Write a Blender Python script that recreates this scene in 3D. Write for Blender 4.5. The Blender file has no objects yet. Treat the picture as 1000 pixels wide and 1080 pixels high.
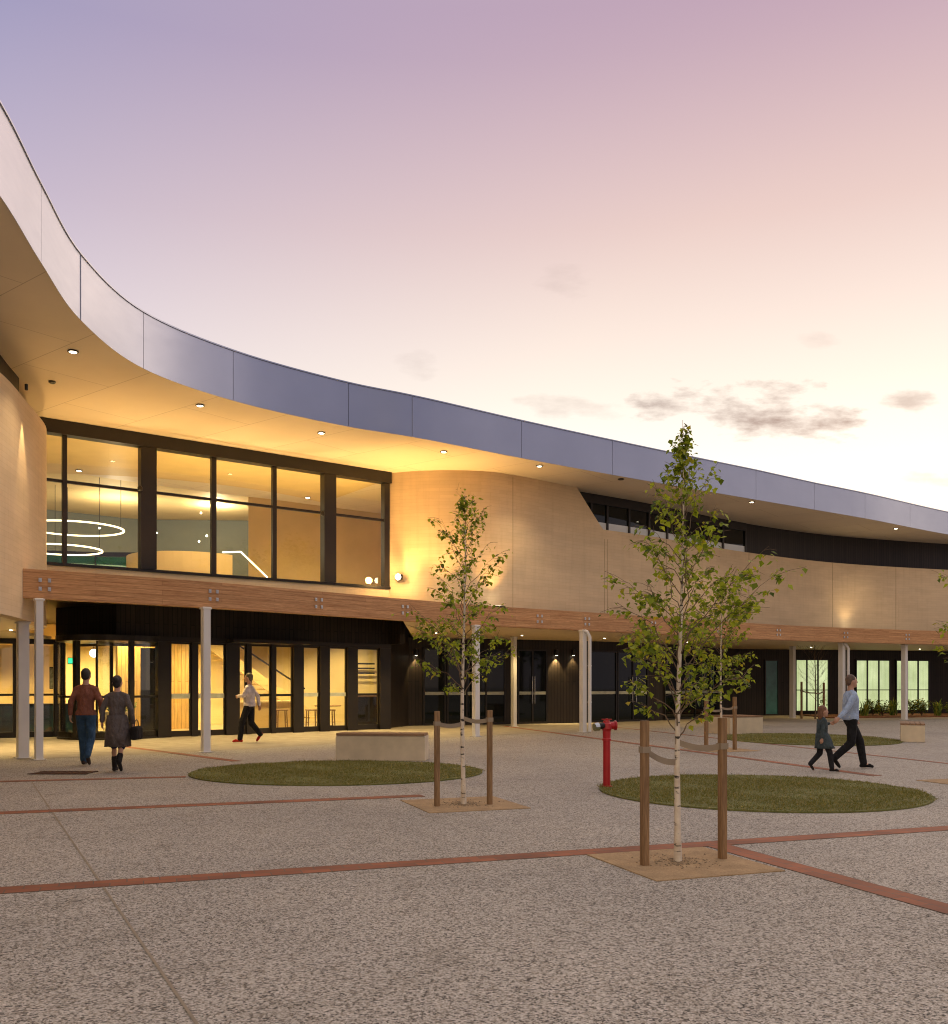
import bpy, bmesh, math, random
from mathutils import Vector, Matrix
R = math.radians
scn = bpy.context.scene
COL = scn.collection
HC, HOR, F = 1.45, 722.0, 1000.0          # camera height, horizon row, focal length (in px of the 1000 wide photo)

def G(px, py):                             # a ground point
    Y = F*HC/(py-HOR); return Vector(((px-500)/F*Y, Y, 0))
def at(px, Y, py):                         # a point at depth Y
    return Vector(((px-500)/F*Y, Y, HC+(HOR-py)*Y/F))
ZS = 7.6                                   # main soffit height
def S(px, py):
    Y = F*(ZS-HC)/(HOR-py); return Vector(((px-500)/F*Y, Y, ZS))

# ------------------------------------------------------------------ materials
MATS = {}
def new_mat(name):
    m = bpy.data.materials.new(name); m.use_nodes = True
    MATS[name] = m
    nt = m.node_tree; nt.nodes.clear()
    out = nt.nodes.new('ShaderNodeOutputMaterial')
    return m, nt, out
def nd(nt, typ, **kw):
    n = nt.nodes.new(typ)
    for k, v in kw.items(): setattr(n, k, v)
    return n
def coords(nt, space='Object', scale=(1,1,1), rot=(0,0,0)):
    tc = nd(nt, 'ShaderNodeTexCoord'); mp = nd(nt, 'ShaderNodeMapping')
    mp.inputs['Scale'].default_value = scale; mp.inputs['Rotation'].default_value = rot
    nt.links.new(tc.outputs[space], mp.inputs['Vector'])
    return mp.outputs['Vector']
def noise(nt, vec, scale, detail=4, rough=.55):
    n = nd(nt, 'ShaderNodeTexNoise'); n.inputs['Scale'].default_value = scale
    n.inputs['Detail'].default_value = detail; n.inputs['Roughness'].default_value = rough
    nt.links.new(vec, n.inputs['Vector']); return n.outputs['Fac']
def ramp(nt, fac, stops, interp='LINEAR'):
    r = nd(nt, 'ShaderNodeValToRGB'); r.color_ramp.interpolation = interp
    e = r.color_ramp.elements
    while len(e) > 1: e.remove(e[-1])
    for i, (p, c) in enumerate(stops):
        el = e[0] if i == 0 else e.new(p)
        el.position = p; el.color = (*c, 1)
    nt.links.new(fac, r.inputs['Fac']); return r.outputs['Color']
def mixc(nt, fac, a, b, mode='MIX'):
    n = nd(nt, 'ShaderNodeMix', data_type='RGBA', blend_type=mode)
    for sock, v in ((n.inputs[0], fac), (n.inputs[6], a), (n.inputs[7], b)):
        if isinstance(v, (int, float)): sock.default_value = v
        elif isinstance(v, tuple): sock.default_value = (*v, 1)
        else: nt.links.new(v, sock)
    return n.outputs[2]
def mth(nt, op, a, b=None, c=None, clamp=False):
    n = nd(nt, 'ShaderNodeMath', operation=op); n.use_clamp = clamp
    for i, v in enumerate((a, b, c)):
        if v is None: continue
        if isinstance(v, (int, float)): n.inputs[i].default_value = v
        else: nt.links.new(v, n.inputs[i])
    return n.outputs[0]
def bump(nt, h, strength=.3, dist=.01):
    b = nd(nt, 'ShaderNodeBump'); b.inputs['Strength'].default_value = strength
    b.inputs['Distance'].default_value = dist
    nt.links.new(h, b.inputs['Height']); return b.outputs['Normal']
def principled(nt, out, col, rough=.6, metal=0, normal=None, spec=None):
    p = nd(nt, 'ShaderNodeBsdfPrincipled')
    if isinstance(col, tuple): p.inputs['Base Color'].default_value = (*col, 1)
    else: nt.links.new(col, p.inputs['Base Color'])
    if isinstance(rough, (int, float)): p.inputs['Roughness'].default_value = rough
    else: nt.links.new(rough, p.inputs['Roughness'])
    p.inputs['Metallic'].default_value = metal
    if spec is not None: p.inputs['Specular IOR Level'].default_value = spec
    if normal is not None: nt.links.new(normal, p.inputs['Normal'])
    nt.links.new(p.outputs[0], out.inputs['Surface']); return p
def simple(name, c, rough=.6, metal=0, var=.15, scale=6, bmp=.15, spec=None):
    m, nt, out = new_mat(name)
    v = coords(nt); n = noise(nt, v, scale, 5)
    lo = tuple(x*(1-var) for x in c); hi = tuple(min(1, x*(1+var)) for x in c)
    principled(nt, out, ramp(nt, n, [(.3, lo), (.7, hi)]), rough, metal, bump(nt, noise(nt, v, scale*6), bmp, .005), spec)
    return m
def emit(name, c, s):
    m, nt, out = new_mat(name)
    e = nd(nt, 'ShaderNodeEmission'); e.inputs['Color'].default_value = (*c, 1); e.inputs['Strength'].default_value = s
    nt.links.new(e.outputs[0], out.inputs['Surface']); return m

def mat_aggregate():
    m, nt, out = new_mat('exposed_aggregate')
    v = coords(nt)
    def stones(sc, stops, ch):
        vo = nd(nt, 'ShaderNodeTexVoronoi'); vo.inputs['Scale'].default_value = sc; nt.links.new(v, vo.inputs['Vector'])
        sep = nd(nt, 'ShaderNodeSeparateColor'); nt.links.new(vo.outputs['Color'], sep.inputs[0])
        return ramp(nt, sep.outputs[ch], stops, 'CONSTANT'), vo
    a, vo = stones(80, [(0, (.03, .027, .025)), (.12, (.09, .074, .055)), (.24, (.25, .20, .14)), (.34, (.44, .39, .315)), (.60, (.56, .505, .42)), (.84, (.71, .645, .555))], 0)
    b, _ = stones(150, [(0, (.03, .027, .025)), (.20, (.24, .20, .15)), (.45, (.52, .465, .385)), (.8, (.68, .62, .53))], 1)
    c = mixc(nt, .40, a, b)
    big = noise(nt, v, .30, 5); c = mixc(nt, 1, c, ramp(nt, big, [(.3, (.80, .81, .85)), (.7, (1.04, 1.04, 1.06))]), 'MULTIPLY')
    spots = noise(nt, v, 1.7, 6, .7); c = mixc(nt, 1, c, ramp(nt, spots, [(.30, (.80, .79, .77)), (.46, (1, 1, 1))]), 'MULTIPLY')
    g = nd(nt, 'ShaderNodeTexVoronoi'); g.inputs['Scale'].default_value = 1.1; nt.links.new(v, g.inputs['Vector'])   # gum and drip spots
    c = mixc(nt, 1, c, ramp(nt, g.outputs['Distance'], [(.018, (.45, .44, .43)), (.035, (1, 1, 1))]), 'MULTIPLY')
    principled(nt, out, c, .78, 0, None, .25)
    return m
def mat_limestone():
    m, nt, out = new_mat('sand_brick_render')
    v = coords(nt, 'UV')
    b = nd(nt, 'ShaderNodeTexBrick'); b.inputs['Scale'].default_value = 1
    b.inputs['Brick Width'].default_value = .6; b.inputs['Row Height'].default_value = .1
    b.inputs['Mortar Size'].default_value = .006; b.inputs['Mortar Smooth'].default_value = .5
    b.inputs['Color1'].default_value = (.70, .535, .35, 1); b.inputs['Color2'].default_value = (.735, .57, .38, 1); b.inputs['Mortar'].default_value = (.66, .50, .32, 1)
    nt.links.new(v, b.inputs['Vector'])
    n = noise(nt, coords(nt, 'UV', (.5, 1.6, 1)), 1.4, 6); c = mixc(nt, 1, b.outputs['Color'], ramp(nt, n, [(.3, (.90, .895, .88)), (.7, (1.05, 1.045, 1.035))]), 'MULTIPLY')
    st = noise(nt, coords(nt, 'UV', (3.2, .25, 1)), 2.0, 5); c = mixc(nt, 1, c, ramp(nt, st, [(.3, (.94, .935, .925)), (.5, (1, 1, 1))]), 'MULTIPLY')
    principled(nt, out, c, .85, 0, bump(nt, noise(nt, v, 40), .25, .004), .25); return m
def mat_wood(name, c1, c2, along=(1.2, 22, 22), lam=None, rough=.6, space='UV'):
    m, nt, out = new_mat(name)
    v = coords(nt, space, along); n = noise(nt, v, 1.5, 8, .6); w = noise(nt, coords(nt, space, tuple(a*4 for a in along)), 2, 3)
    c = ramp(nt, n, [(.3, c1), (.7, c2)])
    c = mixc(nt, 1, c, ramp(nt, w, [(.35, (.78, .76, .74)), (.6, (1.05, 1.05, 1.05))]), 'MULTIPLY')
    if lam:
        b = nd(nt, 'ShaderNodeTexBrick'); b.inputs['Scale'].default_value = 1
        b.inputs['Brick Width'].default_value = lam[0]; b.inputs['Row Height'].default_value = lam[1]; b.inputs['Mortar Size'].default_value = lam[2]
        b.inputs['Color1'].default_value = (.86, .84, .82, 1); b.inputs['Color2'].default_value = (1.06, 1.06, 1.06, 1); b.inputs['Mortar'].default_value = (.55, .5, .46, 1)
        nt.links.new(coords(nt, space), b.inputs['Vector']); c = mixc(nt, 1, c, b.outputs['Color'], 'MULTIPLY')
    principled(nt, out, c, rough, 0, bump(nt, n, .3, .004), .3); return m
def mat_boards(name, c, width=.13, rough=.6, groove=.2, dv=1.35):       # vertical boards with grooves (UV u along the wall)
    m, nt, out = new_mat(name)
    b = nd(nt, 'ShaderNodeTexBrick'); b.inputs['Scale'].default_value = 1; b.offset = .5
    b.inputs['Brick Width'].default_value = 3.1; b.inputs['Row Height'].default_value = width; b.inputs['Mortar Size'].default_value = .012
    hi = tuple(x*dv for x in c); lo = tuple(x/dv for x in c)
    b.inputs['Color1'].default_value = (*hi, 1); b.inputs['Color2'].default_value = (*lo, 1); b.inputs['Mortar'].default_value = (*[x*groove for x in c], 1)
    nt.links.new(coords(nt, 'UV', (1, 1, 1), (0, 0, R(90))), b.inputs['Vector'])
    n = noise(nt, coords(nt, 'UV', (26, 1.5, 1)), 1.3, 6)
    c2 = mixc(nt, 1, b.outputs['Color'], ramp(nt, n, [(.3, (.7, .68, .66)), (.7, (1.3, 1.25, 1.2))]), 'MULTIPLY')
    principled(nt, out, c2, rough, 0, bump(nt, b.outputs['Fac'], -.8, .01), .35); return m
def mat_soffit():
    m, nt, out = new_mat('soffit_panel')
    b = nd(nt, 'ShaderNodeTexBrick'); b.inputs['Scale'].default_value = 1
    b.inputs['Brick Width'].default_value = 3.6; b.inputs['Row Height'].default_value = 1.8; b.inputs['Mortar Size'].default_value = .008
    b.inputs['Color1'].default_value = (.76, .66, .51, 1); b.inputs['Color2'].default_value = (.79, .69, .535, 1); b.inputs['Mortar'].default_value = (.5, .41, .29, 1)
    nt.links.new(coords(nt, 'Object', (1, 1, 1), (0, 0, R(38))), b.inputs['Vector'])
    n = noise(nt, coords(nt), .5, 4); c = mixc(nt, 1, b.outputs['Color'], ramp(nt, n, [(.3, (.93, .93, .92)), (.7, (1.04, 1.04, 1.03))]), 'MULTIPLY')
    principled(nt, out, c, .5, 0, None, .35); return m
def mat_metal_panel():
    m, nt, out = new_mat('aluminium_fascia')
    n = noise(nt, coords(nt, 'Object', (1, 1, 1)), .7, 3)
    c = ramp(nt, n, [(.3, (.40, .43, .54)), (.7, (.44, .47, .58))])
    r = ramp(nt, noise(nt, coords(nt, 'Object', (.6, .6, 4)), 3, 4), [(.3, (.36, .36, .36)), (.7, (.42, .42, .42))])
    principled(nt, out, c, r, .75); return m
def mat_glass(name='clear_glass', tint=(.93, .96, .95), ior=1.5, rough=0.0):
    m, nt, out = new_mat(name)
    lw = nd(nt, 'ShaderNodeLayerWeight'); lw.inputs['Blend'].default_value = .5
    wv = noise(nt, coords(nt), .9, 2); bn = bump(nt, wv, .015, .05)
    t = nd(nt, 'ShaderNodeBsdfTransparent'); t.inputs['Color'].default_value = (*tint, 1)
    g = nd(nt, 'ShaderNodeBsdfGlossy'); g.inputs['Roughness'].default_value = rough
    nt.links.new(bn, g.inputs['Normal'])
    mx = nd(nt, 'ShaderNodeMixShader')
    f2 = mth(nt, 'MULTIPLY_ADD', mth(nt, 'POWER', lw.outputs['Facing'], 4.0), .88, .09, clamp=True)
    nt.links.new(f2, mx.inputs[0]); nt.links.new(t.outputs[0], mx.inputs[1]); nt.links.new(g.outputs[0], mx.inputs[2])
    nt.links.new(mx.outputs[0], out.inputs['Surface']); return m
def mat_leaf(name, stops, trans=.35):
    m, nt, out = new_mat(name)
    g = nd(nt, 'ShaderNodeNewGeometry')
    c = ramp(nt, g.outputs['Random Per Island'], stops)
    d = nd(nt, 'ShaderNodeBsdfPrincipled'); d.inputs['Roughness'].default_value = .5; d.inputs['Specular IOR Level'].default_value = .25
    t = nd(nt, 'ShaderNodeBsdfTranslucent'); nt.links.new(c, d.inputs['Base Color'])
    nt.links.new(mixc(nt, 1, c, (1.3, 1.25, .6), 'MULTIPLY'), t.inputs['Color'])
    mx = nd(nt, 'ShaderNodeMixShader'); mx.inputs[0].default_value = trans
    nt.links.new(d.outputs[0], mx.inputs[1]); nt.links.new(t.outputs[0], mx.inputs[2]); nt.links.new(mx.outputs[0], out.inputs['Surface'])
    return m
def mat_bark():
    m, nt, out = new_mat('birch_bark')
    n = noise(nt, coords(nt, 'Object', (7, 7, 26)), 1.0, 4)
    n2 = noise(nt, coords(nt, 'Object', (5, 5, 5)), 2, 4)
    base = ramp(nt, n2, [(.3, (.55, .45, .34)), (.7, (.78, .70, .58))])
    c = mixc(nt, ramp(nt, n, [(.575, (0, 0, 0)), (.615, (1, 1, 1))]), base, (.035, .028, .022))
    principled(nt, out, c, .7, 0, bump(nt, n, .3, .004)); return m
def mat_brickband():
    m, nt, out = new_mat('red_paver')
    b = nd(nt, 'ShaderNodeTexBrick'); b.inputs['Scale'].default_value = 1
    b.inputs['Brick Width'].default_value = .23; b.inputs['Row Height'].default_value = .115; b.inputs['Mortar Size'].default_value = .004
    b.inputs['Color1'].default_value = (.36, .125, .060, 1); b.inputs['Color2'].default_value = (.25, .095, .052, 1); b.inputs['Mortar'].default_value = (.15, .115, .085, 1)
    nt.links.new(coords(nt, 'UV'), b.inputs['Vector'])
    n = noise(nt, coords(nt), 1.4, 6); c = mixc(nt, 1, b.outputs['Color'], ramp(nt, n, [(.3, (.7, .72, .75)), (.7, (1.2, 1.2, 1.2))]), 'MULTIPLY')
    principled(nt, out, c, .75, 0, bump(nt, b.outputs['Fac'], -.4, .004), .3); return m
def mat_grain(name, stops, scale, rough=.9, bm=.4):
    m, nt, out = new_mat(name); v = coords(nt)
    n = noise(nt, v, scale, 6, .7); n2 = noise(nt, v, scale*.07, 4)
    c = mixc(nt, 1, ramp(nt, n, stops), ramp(nt, n2, [(.3, (.8, .8, .8)), (.7, (1.12, 1.12, 1.12))]), 'MULTIPLY')
    principled(nt, out, c, rough, 0, bump(nt, n, bm, .008), .2); return m

M = dict(
    agg=mat_aggregate(), lime=mat_limestone(), soffit=mat_soffit(), fascia=mat_metal_panel(), glass=mat_glass(),
    beam=mat_wood('glulam_timber', (.42, .20, .085), (.70, .40, .19), (.8, 16, 16), (2.7, .095, .003)),
    slats=mat_boards('honey_slats', (.62, .40, .13), .12, .6, .62, 1.08), dark=mat_boards('charred_boards', (.020, .014, .011), .13, .5),
    bark=mat_bark(), brick=mat_brickband(), steel=simple('white_steel', (.70, .68, .66), .4, 0, .05, 2, .02),
    frame=simple('dark_frame', (.022, .018, .016), .35, .3, .1, 3, .02), black=simple('black_metal', (.012, .011, .010), .4, .2),
    galv=simple('galvanised_plate', (.62, .62, .62), .35, .7), concrete=simple('pale_concrete', (.60, .50, .36), .8, 0, .12, 3, .35),
    walk=mat_grain('walkway_concrete', [(.3, (.30, .26, .21)), (.7, (.43, .375, .305))], 40),
    stake=mat_wood('stake_timber', (.17, .10, .05), (.38, .235, .12), (20, 20, 1.4), None, .8, 'Object'),
    seat=mat_wood('bench_timber', (.22, .13, .075), (.36, .22, .13), (1.5, 20, 20), None, .6, 'Object'),
    red=simple('red_paint', (.42, .010, .016), .35, 0, .15, 5, .05), chrome=simple('brushed_steel', (.6, .6, .6), .25, 1),
    gravel=mat_grain('decomposed_granite', [(.25, (.24, .15, .075)), (.5, (.44, .30, .165)), (.75, (.55, .40, .24))], 75),
    mulch=mat_grain('bark_mulch', [(.3, (.09, .04, .022)), (.7, (.30, .13, .07))], 14),
    darkleaf=mat_leaf('dark_leaf', [(0, (.02, .035, .01)), (1, (.05, .08, .02))], .15),
    turf=mat_grain('turf', [(.25, (.07, .085, .024)), (.5, (.16, .165, .05)), (.75, (.27, .21, .10))], 24),
    blade=mat_leaf('grass_blade', [(0, (.12, .13, .03)), (.6, (.20, .19, .055)), (.85, (.28, .24, .085)), (1, (.38, .30, .15))], .3),
    leaf=mat_leaf('birch_leaf', [(0, (.06, .10, .010)), (.4, (.22, .29, .028)), (.88, (.40, .46, .055)), (.96, (.40, .36, .04)), (1, (.45, .34, .04))], .45),
    leaf2=mat_leaf('shrub_leaf', [(0, (.06, .10, .02)), (.6, (.16, .24, .05)), (1, (.48, .40, .08))]),
    twig=simple('brown_twig', (.15, .10, .06), .8), strap=simple('hessian_strap', (.30, .24, .17), .9),
    plaster=simple('cream_plaster', (.74, .60, .31), .7, 0, .06, 1, .05), gold=simple('golden_panel', (.64, .47, .20), .5, 0, .08, 1, .05),
    greywall=simple('grey_green_wall', (.15, .17, .14), .7, 0, .08, 1, .05), tile=simple('lobby_floor', (.45, .36, .22), .3, 0, .1, 2, .05),
    darkglass=simple('unlit_glass', (.004, .007, .008), .03, 0, .05, 1, .0, .35), teal=simple('teal_glass', (.04, .15, .16), .12, 0, .25, 2, .0, .6),
    frost=simple('frosted_band', (.45, .48, .43), .6), green_glass=mat_glass('green_glass', (.35, .68, .55), 1.5, .02),
    led=emit('led_strip', (1, .80, .45), 3.2), lens=emit('lamp_lens', (1, .88, .62), 14), globe=emit('globe_lamp', (1, .92, .7), 5),
    flood=emit('flood_lens', (1, .88, .58), 14), greenlit=emit('green_sign', (.05, .85, .35), 1.2),
)
def mat_blind():
    m, nt, out = new_mat('lit_blind')
    n = noise(nt, coords(nt, 'Object', (9, 9, .6)), 1.3, 3); n2 = noise(nt, coords(nt, 'Object'), .7, 3)
    c = ramp(nt, n, [(.25, (.60, .66, .30)), (.75, (.80, .83, .46))])
    c = mixc(nt, 1, c, ramp(nt, n2, [(.3, (.68, .70, .66)), (.7, (1.1, 1.1, 1.1))]), 'MULTIPLY')
    e = nd(nt, 'ShaderNodeEmission'); nt.links.new(c, e.inputs['Color']); e.inputs['Strength'].default_value = .85
    nt.links.new(e.outputs[0], out.inputs['Surface']); return m
M['blind'] = mat_blind()
def mat_mural():
    m, nt, out = new_mat('blue_mural'); v = coords(nt)
    n = noise(nt, v, 2.2, 5); c = ramp(nt, n, [(.3, (.005, .012, .035)), (.5, (.012, .045, .085)), (.62, (.02, .09, .10)), (.72, (.18, .07, .05))])
    principled(nt, out, c, .3); return m
M['mural'] = mat_mural()
M['joint'] = simple('wall_joint', (.40, .285, .165), .9)

# ------------------------------------------------------------------ objects
WP = {}                                                     # world translation of unrotated parents
def tag(o, label=None, cat=None, group=None, kind=None):
    if label: o['label'] = label
    if cat: o['category'] = cat
    if group: o['group'] = group
    if kind: o['kind'] = kind
    return o
def empty(name, loc=(0, 0, 0), rz=0):
    o = bpy.data.objects.new(name, None); COL.objects.link(o)
    o.location = loc; o.rotation_euler = (0, 0, rz); WP[o] = Vector(loc); o.empty_display_size = .3
    return o
class MB:
    def __init__(s): s.v, s.f, s.uv = [], [], []
    def quad(s, pts, uvs=None):
        b = len(s.v); s.v += [tuple(p) for p in pts]; s.f.append(tuple(range(b, b+len(pts))))
        s.uv.append(uvs or [(p[0], p[1]) for p in pts]); return s
    def box(s, c, d, rz=0, mat=None):                       # centre, full dims
        T = (mat if mat is not None else Matrix.Translation(c) @ Matrix.Rotation(rz, 4, 'Z'))
        x, y, z = d[0]/2, d[1]/2, d[2]/2
        P = [T @ Vector(p) for p in ((-x,-y,-z),(x,-y,-z),(x,y,-z),(-x,y,-z),(-x,-y,z),(x,-y,z),(x,y,z),(-x,y,z))]
        b = len(s.v); s.v += [tuple(p) for p in P]
        L = [(-x,-y,-z),(x,-y,-z),(x,y,-z),(-x,y,-z),(-x,-y,z),(x,-y,z),(x,y,z),(-x,y,z)]
        for f in ((0,3,2,1),(4,5,6,7),(0,1,5,4),(1,2,6,5),(2,3,7,6),(3,0,4,7)):
            s.f.append(tuple(b+i for i in f))
            if f in ((0,3,2,1),(4,5,6,7)): s.uv.append([(L[i][0], L[i][1]) for i in f])
            elif f in ((0,1,5,4),(2,3,7,6)): s.uv.append([(L[i][0], L[i][2]) for i in f])
            else: s.uv.append([(L[i][1], L[i][2]) for i in f])
        return s
    def bar(s, a, b, w, d=None, up=(0, 0, 1)):              # square bar from a to b
        a, b = Vector(a), Vector(b); ax = (b-a); L = ax.length; ax.normalize()
        u = Vector(up)
        if abs(ax.dot(u)) > .95: u = Vector((0, 1, 0))
        x = ax.cross(u).normalized(); y = x.cross(ax).normalized()
        T = Matrix((( x.x, ax.x, y.x, (a.x+b.x)/2), (x.y, ax.y, y.y, (a.y+b.y)/2), (x.z, ax.z, y.z, (a.z+b.z)/2), (0,0,0,1)))
        return s.box(None, (w, L, d or w), mat=T)
    def tube(s, pts, rs, n=8, caps=True):
        pts = [Vector(p) for p in pts]
        if isinstance(rs, (int, float)): rs = [rs]*len(pts)
        b = len(s.v); prev = None
        for i, p in enumerate(pts):
            t = (pts[min(i+1, len(pts)-1)]-pts[max(i-1, 0)]).normalized()
            u = prev if prev is not None else (Vector((1, 0, 0)) if abs(t.x) < .9 else Vector((0, 1, 0)))
            x = (u - t*u.dot(t)).normalized(); prev = x; y = t.cross(x)
            for k in range(n):
                a = 2*math.pi*k/n; s.v.append(tuple(p + (x*math.cos(a)+y*math.sin(a))*rs[i]))
        for i in range(len(pts)-1):
            for k in range(n):
                k2 = (k+1) % n
                s.f.append((b+i*n+k, b+i*n+k2, b+(i+1)*n+k2, b+(i+1)*n+k)); s.uv.append([(0, 0)]*4)
        if caps:
            s.f.append(tuple(b+k for k in range(n))[::-1]); s.uv.append([(0, 0)]*n)
            e = b+(len(pts)-1)*n; s.f.append(tuple(e+k for k in range(n))); s.uv.append([(0, 0)]*n)
        return s
    def lathe(s, prof, c=(0, 0, 0), n=20):
        b = len(s.v); m = len(prof)
        for r, z in prof:
            for k in range(n):
                a = 2*math.pi*k/n; s.v.append((c[0]+r*math.cos(a), c[1]+r*math.sin(a), c[2]+z))
        for i in range(m-1):
            for k in range(n):
                k2 = (k+1) % n; s.f.append((b+i*n+k, b+i*n+k2, b+(i+1)*n+k2, b+(i+1)*n+k)); s.uv.append([(0, 0)]*4)
        s.f.append(tuple(b+k for k in range(n))[::-1]); s.uv.append([(0, 0)]*n)
        e = b+(m-1)*n; s.f.append(tuple(e+k for k in range(n))); s.uv.append([(0, 0)]*n)
        return s
    def prism(s, poly, z0, z1):
        n = len(poly); b = len(s.v)
        s.v += [(p[0], p[1], z0) for p in poly] + [(p[0], p[1], z1) for p in poly]
        s.f.append(tuple(range(b+n-1, b-1, -1))); s.uv.append([(p[0], p[1]) for p in poly][::-1])
        s.f.append(tuple(range(b+n, b+2*n))); s.uv.append([(p[0], p[1]) for p in poly])
        u = 0
        for i in range(n):
            j = (i+1) % n; L = math.hypot(poly[j][0]-poly[i][0], poly[j][1]-poly[i][1])
            s.f.append((b+i, b+j, b+n+j, b+n+i)); s.uv.append([(u, z0), (u+L, z0), (u+L, z1), (u, z1)]); u += L
        return s
    def ribbon(s, pts, z0, z1, thick, u0=0):                # solid wall whose front face follows pts (inside = left of travel)
        n = len(pts); nrm = normals(pts); u = u0; us = [u0]
        for i in range(1, n): u += (Vector(pts[i])-Vector(pts[i-1])).length; us.append(u)
        fz = (lambda q, i: q[i] if isinstance(q, (list, tuple)) else q)
        fr = [Vector(p) for p in pts]; bk = [fr[i]+nrm[i]*thick for i in range(n)]
        b = len(s.v)
        for i in range(n):
            s.v += [(fr[i].x, fr[i].y, fz(z0, i)), (fr[i].x, fr[i].y, fz(z1, i)), (bk[i].x, bk[i].y, fz(z0, i)), (bk[i].x, bk[i].y, fz(z1, i))]
        for i in range(n-1):
            a, c = b+4*i, b+4*i+4
            for q, uvq in (((a, c, c+1, a+1), 0), ((c+2, a+2, a+3, c+3), 1), ((a+1, c+1, c+3, a+3), 2), ((a+2, c+2, c, a), 3)):
                s.f.append(q)
                if uvq == 0: s.uv.append([(us[i], fz(z0, i)), (us[i+1], fz(z0, i+1)), (us[i+1], fz(z1, i+1)), (us[i], fz(z1, i))])
                elif uvq == 1: s.uv.append([(us[i+1], fz(z0, i+1)), (us[i], fz(z0, i)), (us[i], fz(z1, i)), (us[i+1], fz(z1, i+1))])
                else: s.uv.append([(us[i], 0), (us[i+1], 0), (us[i+1], thick), (us[i], thick)])
        for e, rev in ((b, 0), (b+4*(n-1), 1)):
            q = (e, e+1, e+3, e+2); s.f.append(q[::-1] if rev else q)
            zz = [(0, s.v[k][2]) if k in (e, e+1) else (thick, s.v[k][2]) for k in q]; s.uv.append(zz[::-1] if rev else zz)
        return s
    def sheet(s, A, B, z0, z1=None):                        # horizontal slab between two plan curves with the same count
        n = len(A); b = len(s.v); z1 = z0 if z1 is None else z1
        for z in ((z0,) if z1 == z0 else (z0, z1)):
            for i in range(n): s.v += [(A[i][0], A[i][1], z), (B[i][0], B[i][1], z)]
        def add(q): s.f.append(q); s.uv.append([(s.v[k][0], s.v[k][1]) for k in q])
        for i in range(n-1):
            a = b+2*i
            if z1 == z0: add((a, a+2, a+3, a+1)); continue
            t = a+2*n
            add((a+1, a+3, a+2, a)); add((t, t+2, t+3, t+1)); add((a, a+2, t+2, t)); add((a+3, a+1, t+1, t+3))
        if z1 != z0:
            e = b+2*(n-1); add((b, b+2*n, b+2*n+1, b+1)); add((e+1, e+1+2*n, e+2*n, e))
        return s
    def build(s, name, mat, parent=None, smooth=False, world=True, bevel=0):
        me = bpy.data.meshes.new(name); me.from_pydata(s.v, [], s.f); me.update()
        uvl = me.uv_layers.new(name='UVMap'); k = 0
        flat = [c for f in s.uv for c in f]
        for i, c in enumerate(flat): uvl.data[i].uv = c
        me.materials.append(M[mat] if isinstance(mat, str) else mat)
        if smooth:
            for p in me.polygons: p.use_smooth = True
            me.set_sharp_from_angle(angle=R(40))
        o = bpy.data.objects.new(name, me); COL.objects.link(o)
        if parent is not None:
            o.parent = parent
            if world: o.location = -WP.get(parent, Vector()); WP[o] = Vector()
        if bevel:
            md = o.modifiers.new('bevel', 'BEVEL'); md.width = bevel; md.segments = 2; md.limit_method = 'ANGLE'
        return o
def normals(pts):
    n = len(pts); out = []
    for i in range(n):
        a, b = Vector(pts[max(i-1, 0)]), Vector(pts[min(i+1, n-1)]); d = (b-a).normalized(); out.append(Vector((-d.y, d.x)))
    return out
def offset(pts, d):
    nr = normals(pts); return [Vector(p)+nr[i]*d for i, p in enumerate(pts)]
def spline(P, step=.25):
    P = [Vector((p[0], p[1])) for p in P]; P = [P[0]*2-P[1]]+P+[P[-1]*2-P[-2]]; out = []
    for i in range(1, len(P)-2):
        p0, p1, p2, p3 = P[i-1:i+3]; n = max(2, int((p2-p1).length/step))
        t0 = 0; t1 = t0+(p1-p0).length**.5; t2 = t1+(p2-p1).length**.5; t3 = t2+(p3-p2).length**.5
        for k in range(n):
            t = t1+(t2-t1)*k/n
            A1 = p0*((t1-t)/(t1-t0))+p1*((t-t0)/(t1-t0)); A2 = p1*((t2-t)/(t2-t1))+p2*((t-t1)/(t2-t1)); A3 = p2*((t3-t)/(t3-t2))+p3*((t-t2)/(t3-t2))
            B1 = A1*((t2-t)/(t2-t0))+A2*((t-t0)/(t2-t0)); B2 = A2*((t3-t)/(t3-t1))+A3*((t-t1)/(t3-t1))
            out.append(B1*((t2-t)/(t2-t1))+B2*((t-t1)/(t2-t1)))
    out.append(P[-2]); return out
def pxof(p): return 500+F*p[0]/p[1] if p[1] > .5 else -9999
def cut(curve, a, b):                                       # piece of a curve between picture columns a and b (exact ends)
    out = []
    for i in range(len(curve)-1):
        p, q = curve[i], curve[i+1]; pa, qa = pxof(p), pxof(q)
        for lim in (a, b):
            if pa < lim <= qa:
                m = (lim-500)/F; d = q-p; t = (m*p[1]-p[0])/(d[0]-m*d[1]); out.append(p+d*t)
        if a < qa < b: out.append(q)
    out.sort(key=pxof); return out
def online(p0, p1, px):
    m = (px-500)/F; d = Vector(p1)-Vector(p0); t = (m*p0[1]-p0[0])/(d[0]-m*d[1]); return Vector(p0)+d*t
def interp(tab, x):
    if x <= tab[0][0]: return tab[0][1]
    for (a, u), (b, v) in zip(tab, tab[1:]):
        if x <= b: return u+(v-u)*(x-a)/(b-a)
    return tab[-1][1]
NLIGHT = [0]
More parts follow.
